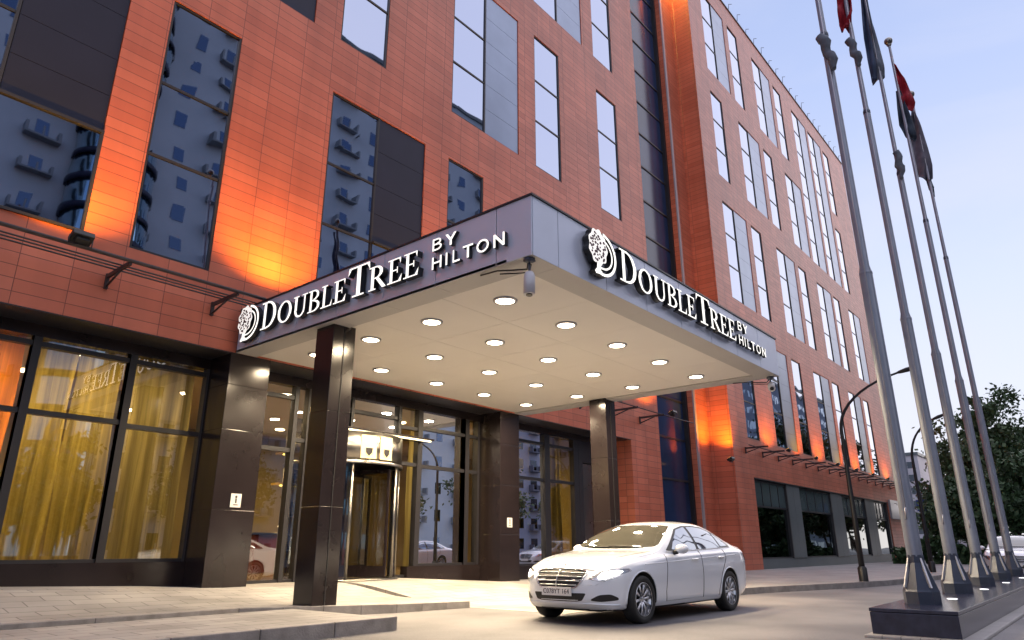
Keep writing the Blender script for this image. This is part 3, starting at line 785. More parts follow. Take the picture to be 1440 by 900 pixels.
# slots along the sign: (glyph, x0, x1, z0, z1)
S1 = [('D', -.06, .46, .02, .575), ('O', .53, .99, .02, .44), ('U', 1.04, 1.49, .02, .44), ('B', 1.52, 1.88, .02, .44), ('L', 1.92, 2.24, .02, .44), ('E', 2.29, 2.63, .02, .44),
      ('T', 2.70, 3.26, .02, .575), ('R', 3.26, 3.70, .02, .44), ('E', 3.74, 4.08, .02, .44), ('E', 4.13, 4.47, .02, .44)]
S2 = [('B', 4.74, 4.95, .34, .54), ('Y', 5.02, 5.26, .34, .54), ('H', 4.74, 4.95, .03, .235), ('I', 5.04, 5.075, .03, .235), ('L', 5.19, 5.34, .03, .235), ('T', 5.40, 5.61, .03, .235), ('O', 5.68, 5.92, .03, .235), ('N', 6.01, 6.22, .03, .235)]
def make_sign(origin, ux, nrm, label):
    r = empty('hotel_sign', origin, label, 'sign', 'lit hotel name signs on the canopy')
    ux = Vector(ux); nrm = Vector(nrm)
    k = .0
    def tr(u, w, d): return tuple(ux*u+Vector((0,0,w))+nrm*d)
    for G, slots in ((SER, S1), (SAN, S2)):
        for (c, x0, x1, z0, z1) in slots:
            m = MB(); dp = .13 if G is SER else .09
            for i, pg in enumerate(G[c]):
                q = [(x0+u*(x1-x0), z0+w*(z1-z0)) for u, w in pg]
                # each stroke ends a hair in front of its neighbour so that no faces share a plane
                e = .0009*(i % 5)
                m.prism(q, dp+e, .02+e*.5, tr, 0, 1)
            m.build('letter', [M['letter'], M['letter_side']], r)
    # crest: a tree inside the bowl of a D
    m = MB(); cx, cz = -.60, .30
    # bowl of the D: an outer and an inner stroke round the right side and the foot
    for pg in arcband(cx+.02, cz-.01, .42, .37, .365, .325, -118, 82, 0, 30): m.prism(pg, .1305, .02, tr, 0, 1)
    for pg in arcband(cx+.02, cz-.01, .31, .265, .275, .235, -100, 66, 0, 22): m.prism(pg, .131, .02, tr, 0, 1)
    m.prism([(cx-.20, cz-.345), (cx-.16, cz-.385), (cx+.02, cz-.36), (cx+.0, cz-.31), (cx-.08, cz-.33)], .132, .02, tr, 0, 1)
    m.prism([(cx-.14, cz-.33), (cx-.02, cz-.31), (cx-.045, cz-.15), (cx-.115, cz-.15)], .1325, .02, tr, 0, 1)
    m.build('crest_outline', [M['letter'], M['letter_side']], r)
    m = MB(); m.prism([(cx-.08+(.255+.018*math.cos(R(a*9)))*math.cos(R(a)), cz+.07+(.295+.018*math.cos(R(a*9)))*math.sin(R(a))) for a in range(0, 360, 8)], .133, .02, tr, 0, 1)
    m.build('crest_crown', [M['crest'], M['letter_side']], r)
    m = MB(); rnd = random.Random(3); pts_ = []
    while len(pts_) < 44:
        a, q = rnd.uniform(0, 6.28), math.sqrt(rnd.random())*.215
        p = (cx-.08+q*math.cos(a), cz+.07+q*1.15*math.sin(a))
        if all((p[0]-o[0])**2+(p[1]-o[1])**2 > .0011 for o in pts_): pts_.append(p)
    for i, (px, pz) in enumerate(pts_):
        s_ = rnd.uniform(.017, .028); a = rnd.uniform(0, 3)
        m.prism([(px+s_*1.3*math.cos(a+t)*(1 if j % 2 else .7), pz+s_*math.sin(a+t)) for j, t in enumerate([R(k*60) for k in range(6)])], .138, .134, tr)
    m.build('crest_leaf_pattern', M['plum'], r)
    return r
make_sign((CX0-.002, 12.06, 5.07), (0, -1, 0), (-1, 0, 0), 'lit hotel name sign on the left side fascia of the canopy')
make_sign((9.06, CY0-.002, 5.07), (1, 0, 0), (0, -1, 0), 'lit hotel name sign on the long front fascia of the canopy')

# ------------------------------------------------------------------ security cameras
def seccam(loc, direction, label, hang):
    r = empty('security_camera', loc, label, 'security camera', 'security cameras at the canopy corners')
    d = Vector(direction).normalized()
    m = MB(); m.lathe([(.0, .0), (.085, .0), (.085, -.035), (.03, -.06), (.0, -.06)], n=16); m.build('mount', M['pole_base'], r)
    m = MB(); m.tube([(0, 0, -.05), Vector((0, 0, -.13)), Vector((0, 0, -.13))+d*.08], .018, 8)
    e = Vector((0, 0, -.16))+d*.05
    m.build('arm', M['pole_base'], r)
    m = MB(); m.tube([e, e+d*.06, e+d*hang], [.06, .080, .080], 16);  m.build('housing', M['campaint'], r)
    m = MB(); m.tube([e+d*hang, e+d*(hang+.012)], .045, 14); m.build('lens', M['black'], r)
    m = MB(); q = [(-.02, .0, -.04), (.10, .12, -.09), (.02, .32, -.08), (-.05, .55, -.05), (-.02, .9, -.02)]
    m.tube(q, .012, 6); m.tube([(x+.06, y, z-.03) for x, y, z in q[:-1]], .010, 6); m.build('cable', M['black'], r)
seccam((7.00, 5.55, CZ0), (-.10, -.06, -1), 'white cylindrical camera hanging from the near corner of the canopy', .34)
seccam((16.15, 5.60, CZ0-.01), (-.75, -.3, -.5), 'small camera under the far right corner of the canopy', .28)

# ------------------------------------------------------------------ sunshade frames
def shade_frame(x0, x1, xb, zt, Yw, yo, label, rails=True, back=True):
    r = empty('sunshade_frame', (x0, Yw, zt), label, 'sunshade frame', 'steel frames projecting from the facade')
    for x in xb:
        m = MB(); u = x-x0
        m.obox((u, -(yo)/2, .0), (.025, 0, 0), (0, yo/2, 0), (0, 0, .035))
        m.tube([(u, -.03, -.20), (u, -yo*.62, -.03)], .022, 6)
        m.box(u-.03, u+.03, -.05, -.003, -.24, .05)
        m.build('bracket', M['rail'], r)
    if rails:
        n = 4
        for i in range(n):
            yy = -yo+[0, .33, .47, .62][i]*yo
            m = MB(); rr_ = .035 if i == 0 else .016
            m.tube([(0, yy, .04), (x1-x0, yy, .04)], rr_, 6); m.build('rail', M['rail'], r)
    return r
shade_frame(-8, 6.86, [-7.7, -5.7, -3.7, -1.7, .28, 2.28, 4.27, 6.27], 5.74, YF, 1.0, 'dark steel rail frame on the wall above the left lobby windows')
sh = shade_frame(16.6, 24.3, [17.2, 19.3, 21.4, 23.3], 5.75, YF, 1.05, 'short steel frame on the wall right of the canopy', rails=False)
m = MB(); m.tube([(.3, -1.0, .03), (7.6, -1.0, .0), (9.0, -1.1, -.02)], .02, 6); m.build('rail', M['rail'], sh)
sh = shade_frame(30.0, 59.2, [30.8+2.02*i for i in range(15)], 5.28, YW, 1.05, 'long row of steel brackets above the wing shop windows', rails=False)
m = MB(); m.tube([(9.5, -1.0, .0), (29.2, -1.0, .0)], .035, 6); m.tube([(0, -.5, .02), (29.2, -.5, .02)], .02, 6); m.build('rail', M['rail'], sh)

# ------------------------------------------------------------------ floodlights (orange uplighting)
def spot(loc, target, watts, ang, blend, col, rad=.05):
    l = bpy.data.lights.new('flood_lamp', 'SPOT'); l.energy = watts; l.spot_size = R(ang); l.spot_blend = blend; l.color = col; l.shadow_soft_size = rad
    o = bpy.data.objects.new('flood_lamp', l); COL.objects.link(o); o.location = loc
    o.rotation_euler = (Vector(target)-Vector(loc)).to_track_quat('-Z', 'Y').to_euler(); return o
FM = emat('flood_lens', (1, .45, .1), 3)
OR = (1.0, .42, .02)
def flood(x, y, z, Yw, watts, label, ang=112, sc_=1.0, dy=1.1, blend=.7):
    r = empty('floodlight', (x, y, z), label, 'floodlight', 'floodlights aimed up the facade')
    ax = Vector((1, 0, 0)); n = Vector((0, .45, 1)).normalized(); b = n.cross(ax)
    m = MB(); m.obox((0, 0, .0), ax*.16*sc_, b*.12*sc_, n*.05*sc_); m.obox(-n*.07*sc_, ax*.10*sc_, b*.07*sc_, n*.03*sc_); m.build('housing', M['black'], r, bevel=.01)
    m = MB(); m.obox(n*.053*sc_, ax*.14*sc_, b*.10*sc_, n*.002); m.build('lens', FM, r)
    m = MB(); m.tube([(-.17*sc_, 0, 0), (-.17*sc_, 0, -.13*sc_), (.17*sc_, 0, -.13*sc_), (.17*sc_, 0, 0)], .012, 6); m.build('bracket', M['black'], r)
    L0 = Vector((x, y, z))+n*.09
    spot(L0, (x, y+dy*.5, z+3.0), watts, ang, blend, OR, .06)
for x, w, lb in ((-4.5, 500, 'floodlight on the rail frame beyond the left edge'), (-.6, 500, 'floodlight on the rail frame far left'), (3.40, 520, 'black floodlight on the rail frame left of the second tall window'), (7.45, 640, 'floodlight on the roof edge of the canopy, left end'), (11.9, 420, 'floodlight on the canopy roof near its middle'), (15.8, 260, 'floodlight on the canopy roof, right of middle'), (19.9, 330, 'floodlight on the frame right of the canopy, behind it'), (23.7, 420, 'black floodlight beside the dark stair glazing')):
    flood(x, YF-1.2, 5.85 if x < 6 or x > 17 else 5.95, YF, w*1.15, lb, ang=130)
flood(28.75, YW-.15, 4.6, YF, 620, 'black floodlight low in the corner where the wing begins', ang=112)
for i, x in enumerate((33.7, 37.7, 41.4, 45.1, 48.8, 52.6, 56.6)):
    flood(x, YW-.95, 5.42, YW, 205, ['first', 'second', 'third', 'fourth', 'fifth', 'sixth', 'last'][i]+' floodlight from the left on the wing bracket row', sc_=.8, ang=150, dy=1.3)
spot((28.9, YF-.5, 32.2), (29.3, YF-.2, 20), 1500, 60, .6, (1, .5, .1), .1)
# ------------------------------------------------------------------ car
def pch(tab):
    xs = [t[0] for t in tab]; ys = [t[1] for t in tab]; n = len(xs)
    h = [xs[i+1]-xs[i] for i in range(n-1)]; dl = [(ys[i+1]-ys[i])/h[i] for i in range(n-1)]
    d = [0]*n; d[0] = dl[0]; d[-1] = dl[-1]
    for i in range(1, n-1):
        d[i] = 0 if dl[i-1]*dl[i] <= 0 else 2*dl[i-1]*dl[i]/(dl[i-1]+dl[i])
    def f(x):
        if x <= xs[0]: return ys[0]
        if x >= xs[-1]: return ys[-1]
        i = 0
        while x > xs[i+1]: i += 1
        t = (x-xs[i])/h[i]; t2 = t*t; t3 = t2*t
        return (2*t3-3*t2+1)*ys[i]+(t3-2*t2+t)*h[i]*d[i]+(-2*t3+3*t2)*ys[i+1]+(t3-t2)*h[i]*d[i+1]
    return f
cw = pch([(0,.60),(.06,.72),(.15,.80),(.3,.865),(.7,.905),(1.5,.922),(2.5,.925),(3.7,.918),(4.3,.885),(4.65,.835),(4.80,.77),(4.88,.66)])
czb = pch([(0,.33),(.06,.25),(.2,.19),(1,.17),(4,.18),(4.5,.22),(4.78,.30),(4.88,.42)])
czs = pch([(0,.60),(.06,.66),(.2,.735),(.5,.80),(1.0,.865),(1.5,.915),(2.5,.955),(3.5,.985),(4.2,1.0),(4.6,.98),(4.8,.90),(4.88,.78)])
czt = pch([(0,.62),(.05,.69),(.15,.765),(.3,.825),(.6,.895),(1.0,.955),(1.35,.995),(1.5,1.035),(1.75,1.165),(2.05,1.315),(2.3,1.405),(2.6,1.455),(2.95,1.47),(3.3,1.452),(3.6,1.395),(3.9,1.285),(4.15,1.165),(4.3,1.105),(4.5,1.075),(4.7,1.04),(4.80,.96),(4.88,.82)])
cwt = pch([(0,.35),(.1,.52),(.3,.66),(.6,.74),(1.0,.78),(1.35,.785),(1.5,.77),(1.8,.72),(2.1,.655),(2.5,.60),(2.9,.59),(3.3,.59),(3.7,.60),(4.0,.635),(4.3,.70),(4.6,.70),(4.8,.62),(4.88,.5)])
WX = (.86, 3.735)
def car_section(x, n=64):
    w, zb, zs, zt, wt = cw(x), czb(x), czs(x), czt(x), cwt(x)
    g_ = max(0, min(1, (zt-zs-.05)/.40))
    p = [(0, zb), (w*.55, zb), (w*.86, zb+.015), (w*.955, zb+.09), (w*.985, zb+.24), (w*1.0, (zb+.24+zs)/2+.03), (w*.985, zs-.07), (w*.955, zs-.015)]
    q = (w*.955*(1-.35)+wt*.35, zs+(zt-zs)*.30) if g_ < .01 else None
    lo = (w*.925, zs+.012+.012*g_)
    roofc = (wt+.015, zt-.020-.055*g_)
    mid = ((lo[0]*.5+roofc[0]*.5)+.028*g_, (lo[1]+roofc[1])/2)
    p += [lo, mid, roofc, (wt-.10, zt-.012-.022*g_), (wt*.5, zt-.006*g_-.002), (0, zt)]
    # catmull-rom
    pp = [(-p[1][0], p[1][1])]+p+[(-p[-2][0], p[-2][1])]
    out = []; seg = 6
    for i in range(1, len(pp)-2):
        for k in range(seg):
            t = k/seg; o = []
            for c in (0, 1):
                a, b, c_, d_ = pp[i-1][c], pp[i][c], pp[i+1][c], pp[i+2][c]
                v1 = .5*((2*b)+(-a+c_)*t+(2*a-5*b+4*c_-d_)*t*t+(-a+3*b-3*c_+d_)*t**3)
                o.append(v1)
            out.append((max(0, o[0]), o[1]))
    out.append(p[-1])
    return out
def bow(x, y, z):
    ay = abs(y)
    f = .26*(ay/.88)**2.4*math.exp(-(x/.55)**1.3) + .05*max(0, (z-.50)/.25)**2*math.exp(-x/.20)
    r_ = .16*(ay/.88)**2.6*math.exp(-((4.88-x)/.45)**1.3)
    return x+f-r_
def car_body_mesh():
    xs = []
    x = 0
    while x < 4.88:
        xs.append(x); x += .02 if (x < .3 or x > 4.6) else .045
    xs.append(4.88)
    v = []; f = []; rows = []
    for x in xs:
        s = car_section(x); full = s+[(-a, b) for a, b in reversed(s[1:-1])]
        rows.append(range(len(v), len(v)+len(full)))
        v += [(bow(x, y, z), y, z) for y, z in full]
    n = len(rows[0])
    for r0, r1 in zip(rows, rows[1:]):
        for k in range(n): f.append((r0[k], r0[(k+1) % n], r1[(k+1) % n], r1[k]))
    f.append(tuple(reversed(rows[0]))); f.append(tuple(rows[-1]))
    # the nose and tail caps are divided into rings so that they keep the curve
    me = bpy.data.meshes.new('body'); 
    f = f[:-2]
    for ring, xe, sg in ((rows[0], 0.0, -1), (rows[-1], 4.88, 1)):
        prev = list(ring); cz = sum(v[i][2] for i in ring)/n
        for s_ in (.8, .6, .4, .2):
            cur = []
            for i in ring:
                yy, zz = v[i][1]*s_, cz+(v[i][2]-cz)*s_
                cur.append(len(v)); v.append((bow(xe, yy, zz)+sg*.012*(1-s_), yy, zz))
            for k in range(n):
                q = (prev[k], prev[(k+1) % n], cur[(k+1) % n], cur[k]); f.append(q if sg > 0 else tuple(reversed(q)))
            prev = cur
        c = len(v); v.append((bow(xe, 0, cz)+sg*.012, 0, cz))
        for k in range(n):
            q = (prev[k], prev[(k+1) % n], c); f.append(q if sg > 0 else tuple(reversed(q)))
    me.from_pydata(v, [], f)
    bm = bmesh.new(); bm.from_mesh(me); bmesh.ops.recalc_face_normals(bm, faces=bm.faces); bm.to_mesh(me); bm.free()
    return me

def mkpaint(name, col):
    m, nt, b = nodes_of(name); b.inputs['Base Color'].default_value = (*col, 1); b.inputs['Roughness'].default_value = .22
    b.inputs['Coat Weight'].default_value = 1; b.inputs['Coat Roughness'].default_value = .015; b.inputs['Metallic'].default_value = .0
    return m
M['carwell'] = pmat('wheel_well', (.01, .01, .01), .8)
M['rubber'] = pmat('tyre_rubber', (.018, .018, .018), .7, bump=.1)
M['alloy'] = pmat('alloy_rim', (.62, .63, .66), .28, .9)
M['chrome'] = pmat('chrome', (.75, .75, .77), .12, 1.0)
M['carglass'] = mirror_glass('car_glass', (.30, .33, .37), .03, 0)
M['windshield'] = pmat('windshield_glass', (.045, .045, .030), .04, 0, 1.0, coat=1)
M['plastic'] = pmat('black_plastic', (.012, .012, .013), .45)
M['lamp_clear'] = pmat('lamp_housing', (.55, .56, .6), .12, .6, coat=1)
M['tail'] = pmat('tail_red', (.35, .01, .012), .15, coat=1)
M['headglow'] = emat('headlamp_lit', (1, .97, .90), 9)

class Proj:
    def __init__(s, me):
        s.bvh = BVHTree.FromPolygons([v.co[:] for v in me.vertices], [p.vertices[:] for p in me.polygons])
    def hit(s, o, d):
        h = s.bvh.ray_cast(Vector(o), Vector(d))
        return h[0], h[1]
    def pt(s, mode, u, w, side=-1, off=.004):
        if mode == 'front': o, d = (-1, u, w), (1, 0, 0)
        elif mode == 'rear': o, d = (6, u, w), (-1, 0, 0)
        elif mode == 'side': o, d = (u, 3*side, w), (0, -side, 0)
        else: o, d = (u, w, 3), (0, 0, -1)
        p, n = s.hit(o, d)
        if p is None: return None
        if n.dot(Vector(d)) > 0: n = -n
        return p+n*off
    def patch(s, mb, mode, poly, off=.004, side=-1, cuts=3, mi=0, smooth=True):
        bm = bmesh.new()
        vs = [bm.verts.new((u, w, 0)) for u, w in poly]; bm.faces.new(vs)
        # even grid cut, so the patch can follow the curved body
        us = [p[0] for p in poly]; ws = [p[1] for p in poly]
        for ax, arr in ((0, us), (1, ws)):
            lo, hi = min(arr), max(arr); n = max(2, int((hi-lo)/.035))
            for i in range(1, n):
                co_ = [0, 0, 0]; co_[ax] = lo+(hi-lo)*i/n; no = [0, 0, 0]; no[ax] = 1
                bmesh.ops.bisect_plane(bm, geom=bm.verts[:]+bm.edges[:]+bm.faces[:], plane_co=co_, plane_no=no)
        bm.verts.index_update(); out = []
        ok = True
        for vtx in bm.verts:
            p = s.pt(mode, vtx.co.x, vtx.co.y, side, off)
            out.append(p)
        idx = {}
        base = []
        for i, p in enumerate(out):
            if p is not None: idx[i] = len(base); base.append(p)
        fs = [tuple(idx[v_.index] for v_ in f_.verts) for f_ in bm.faces if all(v_.index in idx for v_ in f_.verts)]
        bm.free()
        mb.add(base, fs, mi, smooth)
    def line(s, mb, mode, pts, r=.004, off=.0, side=-1, n=6, mi=0, step=.04):
        out = []
        for a, b in zip(pts, pts[1:]):
            L_ = math.hypot(b[0]-a[0], b[1]-a[1]); k = max(1, int(L_/step))
            for i in range(k): out.append((a[0]+(b[0]-a[0])*i/k, a[1]+(b[1]-a[1])*i/k))
        out.append(pts[-1])
        q = [s.pt(mode, u, w, side, off) for u, w in out]; q = [p for p in q if p is not None]
        if len(q) > 1: mb.tube(q, r, n, mi)

def rounded(poly, k=5, r=.3):
    out = []; n = len(poly)
    for i in range(n):
        p0, p1, p2 = Vector(poly[i-1]), Vector(poly[i]), Vector(poly[(i+1) % n])
        a = p1+(p0-p1)*r; b = p1+(p2-p1)*r
        for j in range(k+1):
            t = j/k; out.append(tuple((a*(1-t)**2+p1*2*t*(1-t)+b*t*t)))
    return out

def wheel(parent, x, y, side, front):
    t = MB(); ro = .326
    t.lathe([(.222, .085), (.232, .104), (.262, .112), (.300, .108), (.318, .092), (ro, .06), (ro, -.06), (.318, -.092), (.300, -.108), (.23, -.10), (.222, -.08)], axis='y', n=44)
    for i in range(3): pass
    w = t.build('wheel', M['rubber'], parent, loc=(x, y, ro))
    r = MB()
    r.lathe([(.218, .10), (.226, .104), (.226, .08), (.205, .06), (.200, -.06)], axis='y', n=44)
    r.lathe([(.0001, .072), (.03, .072), (.042, .062), (.05, .04)], axis='y', n=20)
    for i in range(10):
        a = 2*math.pi*i/10+.1
        for d_ in (-.055, .055):
            p0 = Vector((math.cos(a)*.04, .058, math.sin(a)*.04)); p1 = Vector((math.cos(a+d_)*.212, .078, math.sin(a+d_)*.212))
            r.tube([p0, (p0+p1)/2+Vector((0, .008, 0)), p1], [.015, .012, .013], 6)
    if side < 0:
        r.v = [(a, -b, c) for a, b, c in r.v]
    r.build('rim', M['alloy'], w)
    k = MB(); k.lathe([(.0001, .0), (.195, .0)], (0, side*.02, 0), 'y', 30); k.lathe([(.05, .0), (.15, .0)], (0, side*.03, 0), 'y', 30)
    k.build('brake_disc', M['plastic'], w)
    return w

def make_car(paint, lights=False, plate=None, label='', group=None):
    root = empty('sedan_car', (0, 0, 0), label, 'car', group)
    me = car_body_mesh()
    P = Proj(me)
    body = bpy.data.objects.new('body', me); COL.objects.link(body)
    for m_ in (paint, M['carwell']): me.materials.append(m_)
    for p in me.polygons: p.use_smooth = True
    cut = MB()
    for wx in WX:
        for sd in (-1, 1): 
            cut.lathe([(.0001, .56*sd), (.365, .56*sd), (.365, 1.2*sd), (.0001, 1.2*sd)], (wx, 0, .335), 'y', 48)
    cu = cut.build('cutter', M['carwell'])
    md = body.modifiers.new('b', 'BOOLEAN'); md.object = cu; md.operation = 'DIFFERENCE'; md.solver = 'EXACT'
    dg = bpy.context.evaluated_depsgraph_get(); dg.update()
    nm = bpy.data.meshes.new_from_object(body.evaluated_get(dg))
    body.modifiers.clear(); body.data = nm; nm.name = 'body'
    bpy.data.objects.remove(cu)
    while len(nm.materials) < 2: nm.materials.append(M['carwell'])
    for p in nm.polygons:
        c = p.center; p.material_index = 0
        for wx in WX:
            if abs(c.y) > .5 and math.hypot(c.x-wx, c.z-.335) < .3645 and not abs(p.normal.y) > .999 or (abs(c.y) < .57 and abs(c.y) > .55 and math.hypot(c.x-wx, c.z-.335) < .366): p.material_index = 1
        if c.z < .21 and p.normal.z < -.5: p.material_index = 1
    sh_ = nm.attributes.get('sharp_edge')
    body.parent = root
    # wheel arch lips
    for wx in WX:
        for sd in (-1, 1):
            al = MB(); pts = []
            for i in range(25):
                a = R(-8+196*i/24); q = P.pt('side', wx+.372*math.cos(a), .335+.372*math.sin(a), sd, -.002)
                if q is not None: pts.append(q)
            al.tube(pts, .011, 6); al.build('arch_lip', paint, root)
    # glass
    for sd in (-1, 1):
        m = MB(); P.patch(m, 'side', rounded([(1.66, .975), (1.98, 1.145), (2.30, 1.318), (2.60, 1.372), (2.95, 1.385), (3.30, 1.365), (3.60, 1.29), (3.86, 1.16), (4.02, 1.045), (3.80, 1.030)], 3, .12), .003, sd)
        wf = m.build('side_window', M['plastic'], root)
        m = MB(); P.patch(m, 'side', rounded([(1.86, 1.00), (2.05, 1.145), (2.34, 1.305), (2.62, 1.352), (2.66, 1.352), (2.68, .995)], 3, .10), .006, sd)
        P.patch(m, 'side', rounded([(2.76, 1.0), (2.74, 1.358), (2.95, 1.362), (3.28, 1.342), (3.50, 1.285), (3.56, 1.035), (3.50, 1.028)], 3, .08), .006, sd)
        P.patch(m, 'side', rounded([(3.60, 1.045), (3.56, 1.262), (3.78, 1.165), (3.92, 1.06)], 3, .12), .006, sd)
        m.build('pane', M['carglass'], wf)
        m = MB(); P.line(m, 'side', [(1.66, .965), (2.4, .985), (3.2, 1.008), (4.0, 1.035)], .006, .004, sd); m.build('chrome_strip', M['chrome'], wf)
        m = MB()
        for L_ in ([(1.58, .93), (1.56, .78), (1.50, .40), (1.52, .27)], [(2.70, .98), (2.72, .6), (2.70, .26)], [(3.60, 1.0), (3.62, .86), (3.42, .62), (3.30, .36), (3.28, .27)], [(1.52, .27), (3.28, .27)]):
            P.line(m, 'side', L_, .0055, .0005, sd)
        m.build('door_gap', M['plastic'], root)
        m = MB(); P.line(m, 'side', [(.95, .80), (1.6, .82), (2.4, .855), (3.2, .885), (4.1, .915)], .010, -.005, sd); m.build('shoulder_line', paint, root)
        m = MB(); P.patch(m, 'side', rounded([(1.30, .225), (1.30, .275), (3.28, .285), (3.28, .235)], 2, .1), .014, sd); m.build('sill_trim', paint, root)
        for hx in (2.46, 3.42):
            p = P.pt('side', hx, .845 if hx < 3 else .87, sd, .02)
            m = MB(); m.tube([p+Vector((-.11, -.018*sd, 0)), p+Vector((-.08, 0, .003)), p+Vector((.08, 0, .006)), p+Vector((.11, -.018*sd, .006))], .013, 8); m.build('door_handle', paint, root)
        # mirror
        m = MB(); c = Vector((1.90, .99*sd, 1.01)); n_ = 14
        for j in range(9):
            for i in range(n_):
                a = math.pi*j/8; b_ = 2*math.pi*i/n_
                x_ = math.cos(a); y_ = math.sin(a)*math.cos(b_); z_ = math.sin(a)*math.sin(b_)
                x_ = x_*.085 if x_ < 0 else x_*.035
                m.v.append((c.x+x_+.02, c.y+y_*.115, c.z+z_*.075))
        for j in range(8):
            for i in range(n_):
                m.f.append((j*n_+i, j*n_+(i+1) % n_, (j+1)*n_+(i+1) % n_, (j+1)*n_+i)); m.m.append(0); m.sm.append(True)
        mo = m.build('wing_mirror', paint, root)
        m = MB(); m.tube([(1.88, .86*sd, .955), (1.90, .93*sd, .965)], [.035, .03], 8); m.build('mirror_foot', M['plastic'], mo)
        # headlight
        hl_ = [(.50*sd, .615), (.68*sd, .585), (.80*sd, .640), (.875*sd, .715), (.86*sd, .742), (.74*sd, .735), (.60*sd, .705)]
        m = MB(); P.patch(m, 'front', rounded(hl_, 3, .2), .004, cuts=3); ho = m.build('headlight', M['lamp_clear'] , root)
        m = MB()
        if lights:
            P.patch(m, 'front', rounded([(.60*sd, .625), (.69*sd, .610), (.80*sd, .665), (.845*sd, .715), (.74*sd, .715), (.64*sd, .690)], 3, .3), .010); m.build('lamp_lens', M['headglow'], ho)
        else:
            for yy in (.62, .74): 
                q = P.pt('front', yy*sd, .66, off=.004)
                m.lathe([(.0001, 0), (.04, 0), (.05, .01)], q, 'x', 16)
            m.build('lamp_lens', M['chrome'], ho)
        m = MB(); P.line(m, 'front', [(.50*sd, .612), (.68*sd, .582), (.80*sd, .637), (.878*sd, .715), (.86*sd, .746), (.74*sd, .739), (.60*sd, .709), (.50*sd, .612)], .005, .003); m.build('headlight_rim', M['chrome'], ho)
        # corner intake
        m = MB(); P.patch(m, 'front', rounded([(.50*sd, .335), (.62*sd, .405), (.74*sd, .415), (.80*sd, .37), (.80*sd, .335), (.64*sd, .315)], 4, .3), .004); m.build('corner_intake', M['plastic'], root)
        m = MB(); P.patch(m, 'side', rounded([(4.50, .86), (4.48, .93), (4.62, .965), (4.80, .93), (4.84, .84), (4.70, .80)], 3, .2), .005, sd); P.patch(m, 'rear', rounded([(.50*sd, .80), (.50*sd, .92), (.72*sd, .94), (.80*sd, .88), (.78*sd, .80)], 3, .2), .005); m.build('tail_light', M['tail'], root)
    m = MB(); P.patch(m, 'top', rounded([(1.44, 0), (1.46, .35), (1.58, .71), (1.66, .735), (2.0, .66), (2.30, .575), (2.245, .3), (2.235, 0), (2.245, -.3), (2.30, -.575), (2.0, -.66), (1.66, -.735), (1.58, -.71), (1.46, -.35)], 3, .15), .005)
    ws = m.build('windshield', M['windshield'], root)
    m = MB(); P.line(m, 'top', [(1.47, .05), (1.50, .35), (1.56, .60)], .009, .014); P.line(m, 'top', [(1.49, -.55), (1.50, -.2), (1.52, .1)], .009, .016); m.build('wiper', M['plastic'], ws)
    m = MB(); P.patch(m, 'top', rounded([(3.62, 0), (3.66, .48), (3.80, .54), (4.12, .60), (4.20, .3), (4.22, 0), (4.20, -.3), (4.12, -.60), (3.80, -.54), (3.66, -.48)], 3, .15), .005); m.build('rear_window', M['carglass'], root)
    m = MB()
    P.line(m, 'top', [(.40, .50), (.9, .66), (1.42, .755)], .004, 0); P.line(m, 'top', [(.40, -.50), (.9, -.66), (1.42, -.755)], .004, 0)
    P.line(m, 'front', [(-.52, .72), (-.40, .735), (0, .748), (.40, .735), (.52, .72)], .004, .0); m.build('hood_gap', M['plastic'], root)
    # grille
    gp = [(0, .738), (.33, .728), (.435, .705), (.41, .60), (.33, .505), (.16, .470), (0, .462), (-.16, .470), (-.33, .505), (-.41, .60), (-.435, .705), (-.33, .728)]
    m = MB(); P.patch(m, 'front', rounded(gp, 3, .25), .003); gr = m.build('grille', M['plastic'], root)
    rp = rounded(gp, 3, .25)
    m = MB(); P.line(m, 'front', rp+[rp[0]], .011, .008); m.build('grille_frame', M['chrome'], gr)
    m = MB()
    for z, w in ((.683, .405), (.632, .395), (.581, .370), (.530, .325)):
        P.line(m, 'front', [(-w, z), (0, z+.004), (w, z)], .0075, .013, n=6)
    P.line(m, 'front', [(0, .72), (0, .48)], .006, .022); m.build('grille_bar', M['alloy'], gr)
    m = MB(); P.patch(m, 'front', rounded([(-.46, .425), (-.30, .425), (.30, .425), (.46, .425), (.40, .33), (.30, .315), (-.30, .315), (-.40, .33)], 3, .2), .004); m.build('lower_intake', M['plastic'], root)
    m = MB(); P.line(m, 'front', [(-.80, .27), (-.5, .29), (0, .29), (.5, .29), (.80, .27)], .012, .0); m.build('bumper_lip', paint, root)
    # bonnet ornament
    q = P.pt('top', .20, 0, off=0)
    m = MB(); m.tube([q, q+Vector((.0, 0, .03))], .008, 8)
    c = q+Vector((0, 0, .062)); ring = [c+Vector((0, math.cos(R(a))*.034, math.sin(R(a))*.034)) for a in range(0, 361, 20)]
    m.tube(ring, .0035, 6)
    for a in (90, 210, 330): m.tube([c, c+Vector((0, math.cos(R(a))*.033, math.sin(R(a))*.033))], .003, 5)
    m.build('hood_ornament', M['chrome'], root)
    # plate
    m = MB(); m.box(-.024, 0, -.26, .26, .385, .500); pl_ = m.build('number_plate', [M['white']], root, bevel=.004); pl_.location.x = P.pt('front', 0, .44, off=0).x-.006
